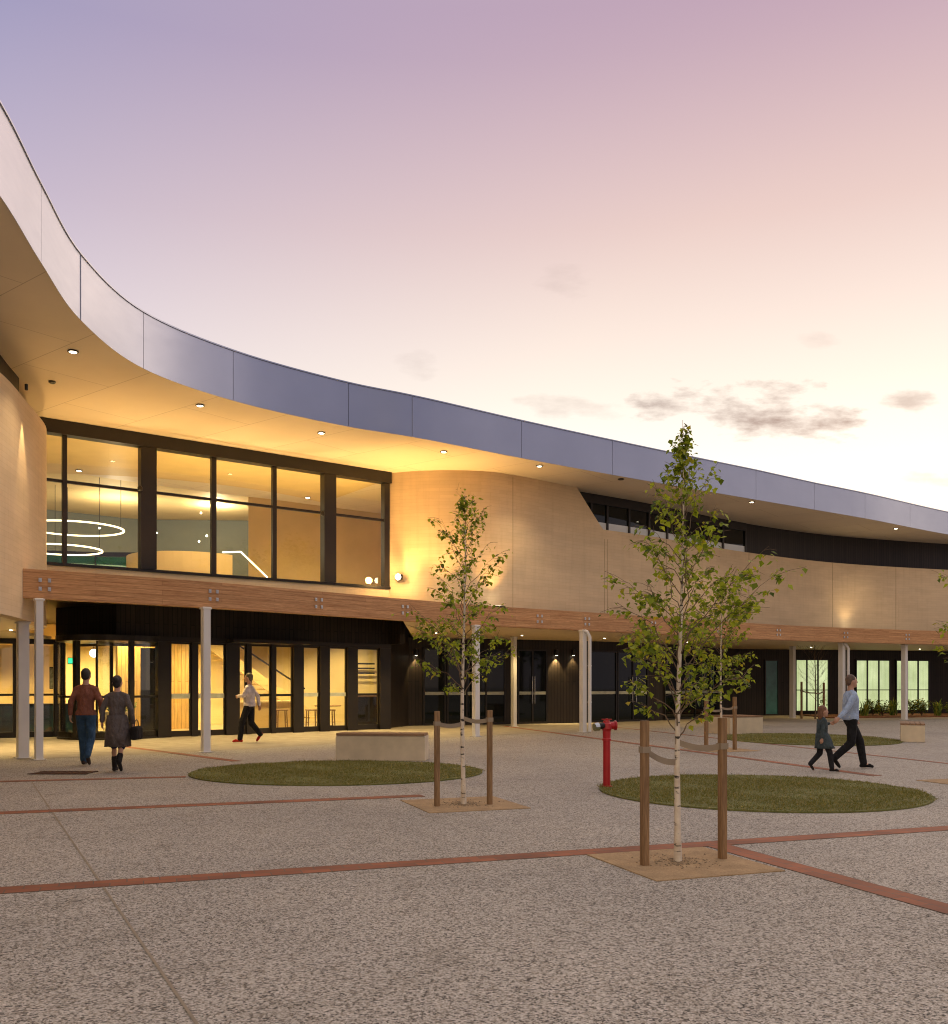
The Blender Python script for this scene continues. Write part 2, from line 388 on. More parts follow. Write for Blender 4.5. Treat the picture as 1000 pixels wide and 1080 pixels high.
def lamp(kind, loc, power, col=(1, .72, .38), tgt=None, ang=90, blend=.6, rad=.08, size=None):
    L = bpy.data.lights.new('lamp', kind); L.energy = power; L.color = col
    if kind == 'SPOT': L.spot_size = R(ang); L.spot_blend = blend
    if kind in ('SPOT', 'POINT'): L.shadow_soft_size = rad
    if kind == 'AREA': L.shape = 'DISK'; L.size = size or 1
    o = bpy.data.objects.new('lamp', L); COL.objects.link(o); o.location = loc
    if tgt is not None: o.rotation_euler = (Vector(tgt)-Vector(loc)).to_track_quat('-Z', 'Y').to_euler()
    return o

# ------------------------------------------------------------------ plan curves
EAVE = spline([(-9, -3), (-7.2, 1.5), (-6.25, 5), (-5.85, 8.5), (-5.82, 10.3), (-5.95, 11.9), (-6.29, 13.76), (-6.62, 15.95), (-6.42, 18.4), (-5.2, 20.5),
               (-3.0, 22.55), (-1.53, 23.5), (1.3, 25.7), (4.0, 27.7), (9.4, 31.5), (12, 33.3), (14.5, 35.05), (19.3, 38.7), (27, 43.8), (38, 49.5)])
EH = [(-200, 1.13), (0, 1.13), (85, 1.08), (246, 1.06), (435, 1.0), (646, .985), (798, .96), (860, .91), (1000, .89)]
BEAM = spline([(-8.62, 18.12), (-5.78, 20.45), (.05, 26.4), (3.36, 29.0), (7.9, 32.6), (12.1, 35.75), (17.5, 38.5), (19.75, 39.5), (27, 42.3), (36, 45)])
WLEFT = spline([(-9.4, -2), (-8.7, 4), (-8.3, 9), (-8.2, 13), (-8.35, 16.7), (-8.69, 18.4), (-8.84, 19.1), (-9.2, 20.4), (-9.9, 21.6), (-11.0, 22.4)], .2)
WRIGHT = spline([(-2.45, 27.55), (-1.6, 27.3), (-.54, 27.2), (.5, 27.42), (1.35, 27.98), (3.2, 29.55), (5.83, 31.6), (10.1, 35.4), (14.6, 38.5), (20.4, 40.9), (28, 43.4), (37, 46)], .2)
GWALL = [Vector(p) for p in ((-2.3, 33.2), (3.93, 35.75), (7.3, 38.0), (12.3, 44.0), (24, 47), (36, 49.5))]
W0, W1 = Vector((-13.2, 19.45)), Vector((-2.45, 27.55))      # upper window line
DA, DB = Vector((-9.45, 25.05)), Vector((-2.75, 30.85))      # entrance screen line
DL = Vector((-11.6, 26.3)); DLL = Vector((-16.5, 23.6))

B = tag(empty('arts_centre', (0, 30, 0)), 'long curved two storey arts centre with grey metal roof edge, sand walls and timber beam', 'building')

# roof edge panels: joints at these picture columns
joints = [-330, -170, -60, 43.5, 85, 151.5, 246, 367.5, 435, 550, 646, 797.5, 859, 912.5, 960, 1003, 1042, 1078, 1110]
for a, b in zip(joints, joints[1:]):
    seg = cut(EAVE, a, b)
    if len(seg) < 2: continue
    g = .006; d0 = (seg[1]-seg[0]).normalized(); d1 = (seg[-1]-seg[-2]).normalized()
    seg[0] = seg[0]+d0*g; seg[-1] = seg[-1]-d1*g
    MB().ribbon(seg, ZS-.012, [ZS+interp(EH, pxof(p)) for p in seg], .012).build('fascia_panel', 'fascia', B, smooth=True)
ein = offset(EAVE, .075)
MB().ribbon(ein, ZS+.01, [ZS+interp(EH, pxof(p))-.02 for p in ein], .15).build('roof_edge', 'black', B)
cop = offset(EAVE, -.02)
MB().ribbon(cop, [ZS+interp(EH, pxof(p))+.003 for p in cop], [ZS+interp(EH, pxof(p))+.03 for p in cop], .25).build('coping', 'fascia', B)
MB().sheet(offset(EAVE, .013), offset(EAVE, 9.5), ZS, ZS+.006).build('soffit', 'soffit', B)
MB().sheet(offset(EAVE, .25), offset(EAVE, 19), ZS+.7, ZS+.8).build('roof', 'frame', B)
MB().ribbon(offset(EAVE, 18.5), -.1, ZS+.7, .3).build('rear_wall', 'greywall', B)
# left wing
wt = [6.95]*len(WLEFT)
MB().ribbon(WLEFT, 2.7, 6.95, .25).build('upper_wall', 'lime', B, smooth=True)
MB().ribbon([p for p in offset(WLEFT, .30) if p[1] < 19.05], 6.9, ZS-.002, .2).build('clerestory', 'dark', B)
MB().ribbon([p for p in offset(WLEFT, .35) if p[1] > 18.4], 6.9, 6.97, .8).build('wall_cap', 'lime', B)
MB().prism([(-8.5, 4)]+[tuple(p) for p in offset(WLEFT, .05) if p[1] > 4]+[(-11.7, 26.25), (-17, 23.4), (-17, 4)], 2.705, 2.78).build('wing_soffit', 'soffit', B)
# upper right wall with its raked notch
top = []
for p in WRIGHT:
    x = pxof(p); top.append(ZS-.002 if x < 608.5 else (interp([(608.5, ZS-.002), (636, 6.4)], x)))
MB().ribbon(WRIGHT, 3.4, top, .25).build('upper_wall', 'lime', B, smooth=True)
for px in (541, 637.5, 641, 703, 790, 878, 945):
    q = cut(WRIGHT, px-.22, px+.22)
    MB().ribbon(offset(q, -.003), 3.7, 6.39 if px > 645 else (7.55 if px < 600 else 6.1), .006).build('wall_joint', 'joint', B)
CL = offset(WRIGHT, .45)
glz = cut(CL, 600, 786)
wnd = MB().ribbon(glz, 6.38, ZS-.003, .05).build('clerestory_window', 'darkglass', B)
mb = MB()
for px in (623, 640, 663, 684, 703, 722, 742, 762, 786):
    q = cut(CL, px-.9, px+.9); mb.ribbon(offset(q, -.05), 6.38, ZS-.2, .06)
mb.ribbon(offset(glz, -.06), ZS-.30, ZS-.005, .055); mb.build('window_frame', 'frame', wnd)
MB().ribbon(offset(glz, -.012), 6.40, 6.72, .008).build('painted_reflection', simple('reflection_tint', (.75, .80, .84), .08, 0, .05, 1, 0), wnd)  # bright reflection painted as a pale strip along the lower glass
MB().ribbon(cut(CL, 786.2, 1110), 6.38, ZS-.003, .05).build('clerestory_cladding', 'dark', B)
# deck behind the beam, upstand below the window
MB().sheet(offset(BEAM, .3), offset(BEAM, 17), 3.58, 3.66).build('canopy_deck', 'dark', B)
MB().ribbon([W0, W1], 3.661, 4.22, .3).build('window_upstand', 'lime', B)
# ---- upper window
win = MB()
nrm = normals([W0, W1])[0]
def wseg(mb, a, b, z0, z1, d0, th, l0=W0, l1=W1):
    p, q = online(l0, l1, a), online(l0, l1, b); n = normals([p, q])[0]
    mb.ribbon([p+n*d0, q+n*d0], z0, z1, th)
wseg(win, 5, 411, 7.28, ZS-.004, -.12, .3)                    # head
for a, b in ((66, 70.5), (223, 228), (287.5, 291.5)): wseg(win, a, b, 4.29, 7.279, -.03, .12)
for a, b in ((147.5, 164), (340.5, 353)): wseg(win, a, b, 4.29, 7.279, -.10, .25)
wseg(win, 404.5, 410, 4.29, 7.279, -.06, .2)
for a, b in ((5, 66), (70.5, 147.5), (164, 223), (228, 287.5), (291.5, 340.5), (353, 404.5)): wseg(win, a, b, 6.17, 6.235, -.01, .08)
wseg(win, 5, 411, 4.222, 4.289, -.06, .2)
win = win.build('window', 'frame', B)
gl = MB()
for a, b in ((5, 66), (70.5, 147.5), (164, 223), (228, 287.5), (291.5, 340.5), (353, 404.5)):
    p, q = online(W0, W1, a)+nrm*.03, online(W0, W1, b)+nrm*.03
    for z0, z1 in ((4.289, 6.17), (6.235, 7.28)): gl.quad([(p.x, p.y, z0), (q.x, q.y, z0), (q.x, q.y, z1), (p.x, p.y, z1)])
gl.build('glass', 'glass', win)
for px, py in ((145.5, 519), (337.5, 545)):                  # small cameras on the window posts
    p = online(W0, W1, px); z = HC+(HOR-py)*p.y/F
    MB().lathe([(.03, 0), (.06, .02), (.06, .09), (.03, .13)], (p.x-nrm.x*.16, p.y-nrm.y*.16, z), 12).build('security_camera', 'frame', B, smooth=True)
# ---- timber beam with steel plates
beam = MB().ribbon(BEAM, 3.11, 3.67, .24).build('timber_beam', 'beam', B)
for px in (48, 226, 337, 428, 570, 620, 822, 893, 690, 756, 958):
    q = cut(BEAM, px-1, px+1); p = q[0]; n = normals(q)[0]; t = Vector((n.y, -n.x)); a = math.atan2(t.y, t.x)
    for sx in (-.085, .085):
        for z in (3.30, 3.47):
            c = p+t*sx-n*.011; mb = MB(); mb.box((c.x, c.y, z), (.055, .03, .075), a)
            mb.tube([(c.x, c.y, z), (c.x-n.x*.035, c.y-n.y*.035, z)], .014, 6); mb.build('bolt_plate', 'galv', beam)
# ---- ground floor soffit and dark wall on the right
bs = [p for p in BEAM if pxof(p) >= 431]
def gw(px):
    for a, b in zip(GWALL, GWALL[1:]):
        if pxof(a) <= px <= pxof(b): return online(a, b, px)
    return GWALL[-1].copy()
inner = [gw(min(pxof(p)*1.0, 1150)) for p in bs]
A = offset(bs, .243)
MB().sheet(A, [p+Vector((.1, .5)) for p in inner], 3.10, 3.16).build('canopy_soffit', mat_wood('soffit_boards', (.70, .54, .33), (.82, .66, .43), (1, 12, 12), None, .6, 'Object'), B)
MB().ribbon([(-3.0, 30.62)]+[tuple(GWALL[0])], 0, 3.58, -.01).build('return_wall', 'dark', B)
MB().ribbon(GWALL, 0, 3.099, .3).build('ground_wall', 'dark', B)
MB().ribbon([tuple(GWALL[0]+Vector((0, .3))), (-5, 44)], 0, 3.57, .2).build('partition', 'greywall', B)

def screen(px0, px1, z0, z1, posts, mat, name, frost=None, handle=None, rail=None, dpth=.06):
    p, q = gw(px0), gw(px1); n = normals([p, q])[0]; mb = MB(); fw = .06
    f = lambda t: p+(q-p)*t
    L = (q-p).length
    def pc(t0, t1, za, zb, d, th): mb.ribbon([f(t0)-n*d, f(t1)-n*d], za, zb, th)
    pc(0, fw/L, z0, z1, dpth, dpth-.002); pc(1-fw/L, 1, z0, z1, dpth, dpth-.002)
    pc(fw/L, 1-fw/L, z1-fw, z1, dpth, dpth-.002); pc(fw/L, 1-fw/L, z0, z0+fw*1.3, dpth, dpth-.002)
    for t in posts: pc(t-.03/L, t+.03/L, z0+fw*1.3, z1-fw, dpth, dpth-.002)
    if rail: 
        ts = [fw/L]+[x for t in posts for x in (t-.03/L, t+.03/L)]+[1-fw/L]
        for i in range(0, len(ts), 2): pc(ts[i], ts[i+1], rail-.02, rail+.02, dpth-.01, dpth-.03)
    fr = mb.build(name, 'frame', B)
    mb2 = MB(); mb2.ribbon([f(.01)-n*.02, f(.99)-n*.02], z0+.03, z1-.03, .012); mb2.build('glass', mat, fr)
    if frost:
        mb3 = MB(); ts = [fw/L]+[x for t in posts for x in (t-.03/L, t+.03/L)]+[1-fw/L]
        for i in range(0, len(ts), 2): MB().ribbon([f(ts[i])-n*.026, f(ts[i+1])-n*.026], frost, frost+.11, .005).build('frosted_band', 'frost', fr)
    if handle:
        for t in handle:
            c = f(t)-n*.13; h = MB(); h.tube([(c.x, c.y, .75), (c.x, c.y, 1.75)], .018, 8)
            for z in (.85, 1.65): h.tube([(c.x, c.y, z), (c.x+n.x*.08, c.y+n.y*.08, z)], .012, 6)
            h.build('handle', 'chrome', fr, smooth=True)
    return fr
screen(446, 470, .0, 2.75, [], 'darkglass', 'side_window', 1.08)
screen(471, 533, .0, 2.75, [.33, .66], 'darkglass', 'side_window', 1.08)
screen(545.5, 577, .0, 2.75, [.5], 'darkglass', 'glazed_door', 1.08, [.46, .54])
screen(621, 650, .0, 2.75, [], 'darkglass', 'side_window', 1.08)
screen(650.5, 683, .0, 2.75, [.5], 'darkglass', 'glazed_door', 1.08, [.44, .56])
screen(700, 762, .0, 2.75, [.25, .5, .75], 'darkglass', 'side_window', 1.08)
screen(806, 821, .0, 2.62, [], 'teal', 'teal_window', None, None, None)
for a, b, ps in ((838.5, 874, [.34, .67]), (902, 938.8, [.335, .665]), (944.3, 980, [.34, .66]), (1030, 1066, [.34, .67])):
    fr = screen(a, b, .14, 2.66, ps, 'glass', 'lit_window', None, None, 1.19)
    p, q = gw(a), gw(b); n = normals([p, q])[0]
    MB().ribbon([p+(q-p)*.015-n*.008, p+(q-p)*.985-n*.008], .2, 2.62, .005).build('blind', 'blind', fr)
# ---- entrance: cladding above, glazed screen, revolving drum
clad = MB().ribbon([DL, DA, DB, DB+Vector((.35, -.25))], 2.76, 3.575, .25).build('entry_cladding', 'dark', B)
MB().ribbon([DLL, DL], 2.66, 2.704, .2).build('window_head', 'frame', B)
MB().ribbon([(-11.0, -2), (-12.2, 10), (-16.5, 23.55)], 0, 2.704, .25).build('ground_wall', 'dark', B)
ent = MB()
posts = [(166, 180), (202, 208.5), (238, 252), (260, 265), (286, 291), (309, 319.5), (337, 347), (366, 376.5), (400, 411)]
def eseg(mb, a, b, z0, z1, d, th): wseg(mb, a, b, z0, z1, d, th, DA, DB)
for a, b in posts: eseg(ent, a, b, 0, 2.62, -.06 if b-a > 8 else -.03, .2 if b-a > 8 else .12)
eseg(ent, 150, 411, 2.621, 2.759, -.08, .24)
gaps = [(a[1], b[0]) for a, b in zip(posts, posts[1:])]
ent = ent.build('entrance_frame', 'frame', B)
for i, (a, b) in enumerate(gaps):
    leaf = i in (0, 1, 5, 6); d = MB(); p, q = online(DA, DB, a), online(DA, DB, b); n = normals([p, q])[0]; u = (q-p).normalized()
    def dp(p0, p1, z0, z1): d.ribbon([p0-n*(-.03), p1-n*(-.03)], z0, z1, .05)
    sw = .035
    dp(p, q, .012, .17); dp(p, q, 2.57, 2.62); dp(p, p+u*sw, .17, 2.57); dp(q-u*sw, q, .17, 2.57)
    if i not in (1, 2): dp(p+u*sw, q-u*sw, 1.10, 1.17)
    d = d.build('entrance_door' if leaf else 'entrance_window', 'frame', B)
    c0, c1 = p+u*sw+n*.05, q-u*sw+n*.05
    MB().quad([(c0.x, c0.y, .17), (c1.x, c1.y, .17), (c1.x, c1.y, 2.57), (c0.x, c0.y, 2.57)]).build('glass', 'glass', d)
    if leaf: MB().ribbon([p+u*sw+n*.022, q-u*sw+n*.022], 1.06 if i < 3 else 1.085, 1.20, .004).build('frosted_band', 'frost', d)
# projecting weather lobby
C0, C1 = online(DA, DB, 238), online(DA, DB, 319); n = normals([C0, C1])[0]
MB().ribbon([C0-n*.5, C1-n*.5], 2.64, 2.74, .42).build('entry_hood', 'frame', B)
DC, DR = Vector((-9.95, 26.02)), 1.36
drum = MB(); dg = MB()
drum.lathe([(DR+.05, 2.60), (DR+.05, 2.755)], (DC.x, DC.y, 0), 48)
drum.lathe([(DR+.02, .004), (DR+.02, .05)], (DC.x, DC.y, 0), 48)
arc = [DC+Vector((math.cos(a), math.sin(a)))*DR for a in [R(198+i*6) for i in range(30)]]
for i in (0, 9, 19, 29): drum.box((arc[i].x, arc[i].y, 1.325), (.11 if i in (0, 29) else .16, .11, 2.54), math.atan2(arc[i].y-DC.y, arc[i].x-DC.x))
for i in range(29):
    p, q = arc[i], arc[i+1]
    dg.quad([(p.x, p.y, .05), (q.x, q.y, .05), (q.x, q.y, 2.6), (p.x, p.y, 2.6)])
drum.ribbon(offset(arc[::1], 0), 1.10, 1.16, .04)
drum.ribbon(offset(arc[::1], 0), .052, .2, .04)
for a in (35, 155, 275): 
    e = DC+Vector((math.cos(R(a)), math.sin(R(a))))*(DR-.06); drum.bar((DC.x, DC.y, .1), (e.x, e.y, .1), .05, .12); drum.bar((DC.x, DC.y, 2.55), (e.x, e.y, 2.55), .05, .08)
    drum.bar((e.x, e.y, .16), (e.x, e.y, 2.5), .05); dg.quad([(DC.x, DC.y, .16), (e.x, e.y, .16), (e.x, e.y, 2.5), (DC.x, DC.y, 2.5)])
drum.tube([(DC.x, DC.y, .05), (DC.x, DC.y, 2.6)], .05, 10)
drum = drum.build('revolving_door', 'frame', B); dg.build('glass', 'glass', drum)
# left ground floor glazing
lg = MB(); lgl = MB()
for px in (-60, -22, 18, 61): 
    wseg(lg, px-4.5, px+4.5 if px < 50 else px+8, 0, 2.66, -.05, .16, DLL, DL)
for z0, z1 in ((.0, .16), (1.14, 1.20), (2.56, 2.659)): wseg(lg, -120, 66, z0, z1, -.04 if z0 != 1.14 else -.02, .12, DLL, DL)
p, q = DLL, DL; lgl.quad([(p.x, p.y+.03, .1), (q.x, q.y+.03, .1), (q.x, q.y+.03, 2.6), (p.x, p.y+.03, 2.6)])
lg = lg.build('shopfront_window', 'frame', B); lgl.build('glass', 'glass', lg)
# ---- columns
def column(px, py, w, top=3.109, pipe=None, yb=None):
    b = G(px, py); mb = MB(); rz = R(38)
    mb.box((b.x, b.y, top/2+.006), (w, w, top-.012), rz)
    mb.box((b.x, b.y, .012), (w+.09, w+.09, .016), rz)
    mb.box((b.x, b.y, top-.03), (w+.05, w+.02, .04), rz)
    c = mb.build('column', 'steel', B, bevel=.006)
    if pipe:
        d = Vector((math.cos(R(-12)), math.sin(R(-12)), 0))*pipe; pp = b+d; m2 = MB()
        m2.tube([(b.x+d.x*.2, b.y-.1, top-.04), (b.x+d.x*.5, b.y-.12, top-.06), (pp.x, pp.y, top-.22), (pp.x, pp.y, .02)], .055, 10)
        for z in (.9, 2.0): m2.lathe([(.062, 0), (.062, .04)], (pp.x, pp.y, z), 10)
        m2.build('downpipe', 'steel', c, smooth=True)
column(24, 799.5, .20, 2.70); column(41, 801.5, .135, pipe=None); column(217, 793.5, .16); column(502, 777, .16)
column(542, 766.5, .15, 3.098); column(615, 772.5, .16, pipe=.2); column(688, 758.5, .17, 3.098); column(746, 754, .2, 3.098); column(836, 757.5, .19, 3.098)
column(888, 760.5, .2, pipe=.24); column(954, 759, .19, 3.098)
# ---- lamps that are part of the building
def downlight(p, power, lit=True, ang=110, tgt=None, col=(1, .76, .45)):
    r = MB(); r.lathe([(.09, -.002), (.10, -.02), (.075, -.03), (.07, -.02)], p, 20); ring = r.build('downlight', 'frame', B, smooth=True)
    MB().lathe([(.068, -.021), (.062, -.027)], p, 16).build('lens', 'lens' if lit else 'black', ring)
    if lit: lamp('SPOT', (p[0], p[1], p[2]-.06), power, col if ang < 150 else (1, .80, .50), tgt or (p[0], p[1], 0), ang, .7, .06)
for px, py in ((77, 370), (211, 427), (339, 456), (468, 476), (569, 491), (793, 529), (945, 557)): downlight(S(px, py), 100)
downlight(S(655, 505), 0, False)
MB().lathe([(.07, -.002), (.07, -.03), (.04, -.05)], S(55, 402), 14).build('smoke_sensor', 'frame', B, smooth=True)
h = MB().lathe([(.025, -.06), (.03, -.05), (.03, .05), (.015, .06)], (-8.50, 18.0, 7.10), 12).build('wall_spot', 'frame', B, smooth=True)
lamp('SPOT', (-8.44, 18.1, 6.98), 170, (1, .70, .34), (-8.50, 18.15, 3.2), 34, .4, .03)
fl = at(421, 27.2, 609)                                      # bright bulkhead lamp on the curved wall
h = MB().lathe([(.10, -.08), (.12, 0), (.10, .08)], fl+Vector((0, .0, 0)), 16).build('bulkhead_lamp', 'frame', B, smooth=True)
MB().lathe([(.02, -.085), (.06, -.06), (.085, 0), (.06, .06), (.02, .085)], fl+Vector((-.02, -.12, 0)), 16).build('lens', 'flood', h, smooth=True)
lamp('POINT', fl+Vector((-.1, -.35, 0)), 40, (1, .58, .18), rad=.1)
def uplight(x, y, power, tgt, ang=120, col=(1, .56, .17)):
    b = MB(); b.box((x, y, 3.676), (.3, .2, .03), R(38)); h = b.build('uplight', 'frame', B)
    MB().box((x, y, 3.692), (.26, .16, .004), R(38)).build('lens', 'lens', h)
    lamp('SPOT', (x, y, 3.74), power, col, tgt, ang, .8, .12)
for t in (.30, .44, .58, .72, .86): 
    p = W0+(W1-W0)*t-nrm*1.0; uplight(p.x, p.y, 150, (p.x+nrm.x*-.3, p.y-nrm.y*.3, 8), 140)
for px, pw in ((432, 340), (470, 270), (520, 120), (893, 24)):
    q = cut(WRIGHT, px-2, px+2); p = (offset(q, -.42 if px > 500 else -.7))[0]; uplight(p.x, p.y, pw, (p.x, p.y, 8), 90 if px < 800 else 115, (1, .56, .16) if px < 800 else (1, .70, .34))
def sconce(px, py, power):
    p = gw(px); q = gw(px+3); n = normals([p, q])[0]; z = HC+(HOR-py)*p.y/F; c = p-n*.09
    s = MB().lathe([(.05, -.12), (.06, -.10), (.06, .10), (.02, .12)], (c.x, c.y, z), 14).build('wall_light', 'black', B, smooth=True)
    MB().lathe([(.045, -.123), (.045, -.121)], (c.x, c.y, z), 12).build('lens', 'lens', s)
    lamp('SPOT', (c.x, c.y, z-.14), power, (1, .72, .3), (c.x+n.x*.05, c.y+n.y*.05, 0), 75, .5, .03)
sconce(586, 688, 190); sconce(604, 688, 60); sconce(438, 688, 60)
def cdown(x, y, z, power, ang=125):
    r = MB(); r.lathe([(.05, -.001), (.055, -.012), (.042, -.018)], (x, y, z), 14); h = r.build('downlight', 'steel', B, smooth=True)
    MB().lathe([(.036, -.019), (.036, -.022)], (x, y, z), 12).build('lens', 'lens', h); lamp('SPOT', (x, y, z-.05), power, (1, .71, .29), (x, y, 0), ang, .6, .05)
for x, y in ((-1.2, 30), (1.6, 31.6), (4.6, 33.4), (8.2, 36.4), (14.8, 41.6), (20.5, 43.6)): cdown(x, y, 3.098, 130)
for x, y in ((-8.2, 22.4), (-6.2, 24.2), (-4.2, 26.4), (-2.6, 28.2)): cdown(x, y, 3.578, 330)
for x, y in ((-10.5, 21.5), (-12.5, 19.5)): cdown(x, y, 2.704, 330)

# ------------------------------------------------------------------ interior (lobby, upper foyer)
fl_poly = [tuple(DLL), tuple(DL), tuple(DA+Vector((.02, .05))), tuple(DB), (-2.35, 33.4), (-5, 43), (-18, 40), (-20, 26)]
MB().prism(fl_poly, .004, .012).build('lobby_floor', 'tile', B)
MB().ribbon([(-19, 31), (-12.6, 34.6), (-8.2, 34.4), (-2.6, 37.4)], .0, 3.57, .2).build('lobby_wall', 'plaster', B)
s0, s1 = online((-13, 28.2), (-6, 33.6), 124), online((-13, 28.2), (-6, 33.6), 206)
MB().ribbon([s0, s1], .0, 3.57, .2).build('slat_wall', 'slats', B)
MB().ribbon([(-20, 28.6), (-13.2, 30.6)], 0, 2.7, .15).build('curtain_wall', 'gold', B)
st = MB()                                                    # stair rising behind the glass
for k in range(14): st.box((-8.9+.22*k, 32.6+.14*k, .17*(14-k)+.09), (.30, 1.2, .06), R(32))
st.bar((-9.0, 31.9, 2.9), (-6.0, 33.8, .45), .09, .35); st.build('stair', 'gold', B)
rl = MB(); rl.bar((-9.0, 31.7, 3.5), (-6.0, 33.6, 1.3), .05); rl.build('handrail', 'frame', B)
for x, y, pw in ((-10.6, 29.0, 560), (-7.6, 30.4, 620), (-5.2, 32.4, 620), (-14.5, 27.6, 620), (-9.9, 26.4, 65), (-4, 34.6, 260), (-11.5, 32.5, 700), (-13.2, 31.4, 900)):
    z = 3.57 if x > -13.5 and pw > 70 else 2.7 if x < -13.5 else 2.58
    cdown(x, y, z, pw, 150)
# upper foyer
MB().prism([tuple(W0+nrm*.35), tuple(W1+nrm*.35), (-1.9, 33), (-4, 40), (-18, 40), (-20, 24)], 3.9, 3.98).build('foyer_floor', 'tile', B)
def arc2(c, r, a0, a1, n=24): return [Vector((c[0]+r*math.cos(R(a0+(a1-a0)*i/n)), c[1]+r*math.sin(R(a0+(a1-a0)*i/n)))) for i in range(n+1)]
ce = [W0+nrm*.25+(W1-W0)*(i/24) for i in range(25)]
cb = arc2((-12.5, 35.5), 8.7, 215, 330, 24)
cb = [Vector((p.x, p.y)) for p in cb]
MB().sheet(ce, cb, 7.42, 7.5).build('foyer_ceiling', 'gold', B)
MB().ribbon(cb[::-1], 7.42, 8.05, .02).build('cove_edge', 'plaster', B)
MB().prism([(-22, 24), (-2, 26), (0, 42), (-22, 42)], 8.05, 8.12).build('upper_ceiling', 'plaster', B)
MB().ribbon([(-22, 34.5), (-14, 37.8), (-7.5, 38.2), (-1, 37.5)], 3.98, 8.04, .2).build('foyer_rear_wall', 'greywall', B)
MB().ribbon([(-7.9, 33.2), (-2.2, 34.6)], 3.98, 8.04, .2).build('foyer_timber_wall', 'gold', B)
MB().ribbon([(-2.1, 27.95), (-2.0, 36)], 3.98, 8.05, .15).build('foyer_side_wall', 'gold', B)
bal = MB(); bal.ribbon([(-17, 31.5), (-13, 32.6), (-9.2, 32.9)], 4.5, 5.84, .02); bal = bal.build('balustrade', 'green_glass', B)
mb = MB(); mb.ribbon([(-17, 31.45), (-13, 32.55), (-9.2, 32.85)], 5.85, 6.0, .08)
for x, y in ((-15, 31.98), (-13, 32.55), (-11.1, 32.7)): mb.bar((x, y, 4.0), (x, y, 5.85), .04)
mb.build('top_rail', 'frame', bal)
MB().ribbon(arc2((-9.2, 30.6), 1.9, 200, 330, 16), 3.98, 5.5, .15).build('curved_counter', 'gold', B)
hl = MB(); a, b2, c2 = at(235, 31.0, 582.5), at(254, 31.6, 582), at(282, 32.4, 609)
hl.tube([a, b2], .028, 8); hl.tube([b2, c2], .028, 8); hl.build('handrail_light', 'led', B)
for px, py, Y in ((105, 557, 33), (165, 562, 34), (212, 541, 34), (218, 565, 34), (210, 571, 34), (271, 512, 29)):
    p = at(px, Y, py); MB().lathe([(.02, -.03), (.035, 0), (.02, .03)], p, 10).build('foyer_spotlight', 'lens', B, smooth=True)
for x, y, z, pw in ((-12.6, 33.5, 7.0, 200), (-9.5, 34.8, 7.6, 210), (-5.3, 30.2, 7.38, 230), (-11.0, 26.4, 7.38, 180), (-7.6, 27.6, 7.38, 180), (-4.4, 29.0, 7.38, 160)):
    if z < 7.41 and z > 7.3: downlight(Vector((x, y, 7.42)), pw, True, 160)
    else: lamp('POINT', (x, y, z), pw, (1, .76, .46), rad=.15)
for t in (.45, .58, .7, .82, .93):  # unseen uplights added inside the upstand to brighten the foyer ceiling
    p = W0+(W1-W0)*t+nrm*.75; b = MB().box((p.x, p.y, 4.0), (.3, .12, .035), R(37)).build('added_uplight', 'frame', B); MB().box((p.x, p.y, 4.0195), (.26, .09, .003), R(37)).build('lens', 'lens', b)
    lamp('SPOT', (p.x, p.y, 4.06), 140, (1, .72, .32), (p.x+nrm.x*1.2, p.y+nrm.y*1.2, 8), 150, .8, .1)
def pendant_ring(c, r, label):
    t = tag(empty('ring_pendant', tuple(c)), label, 'pendant light', 'glowing ring pendants in the upper foyer')
    mb = MB(); n = 48
    for i in range(n):
        a, b = 2*math.pi*i/n, 2*math.pi*(i+1)/n
        for (r0, z0), (r1, z1) in (((r-.022, -.022), (r+.022, -.022)), ((r+.022, -.022), (r+.022, .022)), ((r+.022, .022), (r-.022, .022)), ((r-.022, .022), (r-.022, -.022))):
            mb.quad([(r0*math.cos(a), r0*math.sin(a), z0), (r0*math.cos(b), r0*math.sin(b), z0), (r1*math.cos(b), r1*math.sin(b), z1), (r1*math.cos(a), r1*math.sin(a), z1)])
    mb.build('ring', 'led', t, world=False)
    w = MB()
    for k in range(3): a = 2.1*k; w.tube([(r*math.cos(a), r*math.sin(a), .05), (r*math.cos(a), r*math.sin(a), 8.0-c[2])], .008, 5)
    w.build('wire', 'frame', t, world=False)
pendant_ring((-12.75, 30.2, 6.42), 1.5, 'upper and larger glowing ring pendant seen through the upper window')
pendant_ring((-13.1, 30.0, 5.72), 1.25, 'lower and smaller glowing ring pendant seen through the upper window')
t = tag(empty('globe_pendant', tuple(at(99, 28.4, 689))), 'white glowing globe lamp hanging in the lobby above the walking couple', 'pendant light')
MB().lathe([(.01, -.125), (.07, -.105), (.115, -.05), (.125, 0), (.115, .05), (.07, .105), (.01, .125)], (0, 0, 0), 20).build('globe', 'globe', t, smooth=True, world=False)
MB().tube([(0, 0, .12), (0, 0, 1.2)], .012, 6).build('rod', 'frame', t, world=False)
t = tag(empty('exit_sign', tuple(at(77.5, 29.2, 697))), 'small green lit exit sign inside the lobby left of the globe lamp', 'sign')
MB().box((0, 0, 0), (.34, .06, .2)).build('housing', 'frame', t, world=False); MB().box((0, -.034, 0), (.30, .006, .16)).build('panel', 'greenlit', t, world=False)
b = at(26, 27.6, 770); t = tag(empty('display_counter', (b.x, b.y, .012), R(26)), 'low dark blue painted counter behind the far left glass', 'counter')
MB().box((0, 0, .42), (2.9, .5, .82)).build('body', 'mural', t, world=False); MB().box((0, 0, .855), (3.0, .6, .05)).build('top', 'frame', t, world=False)
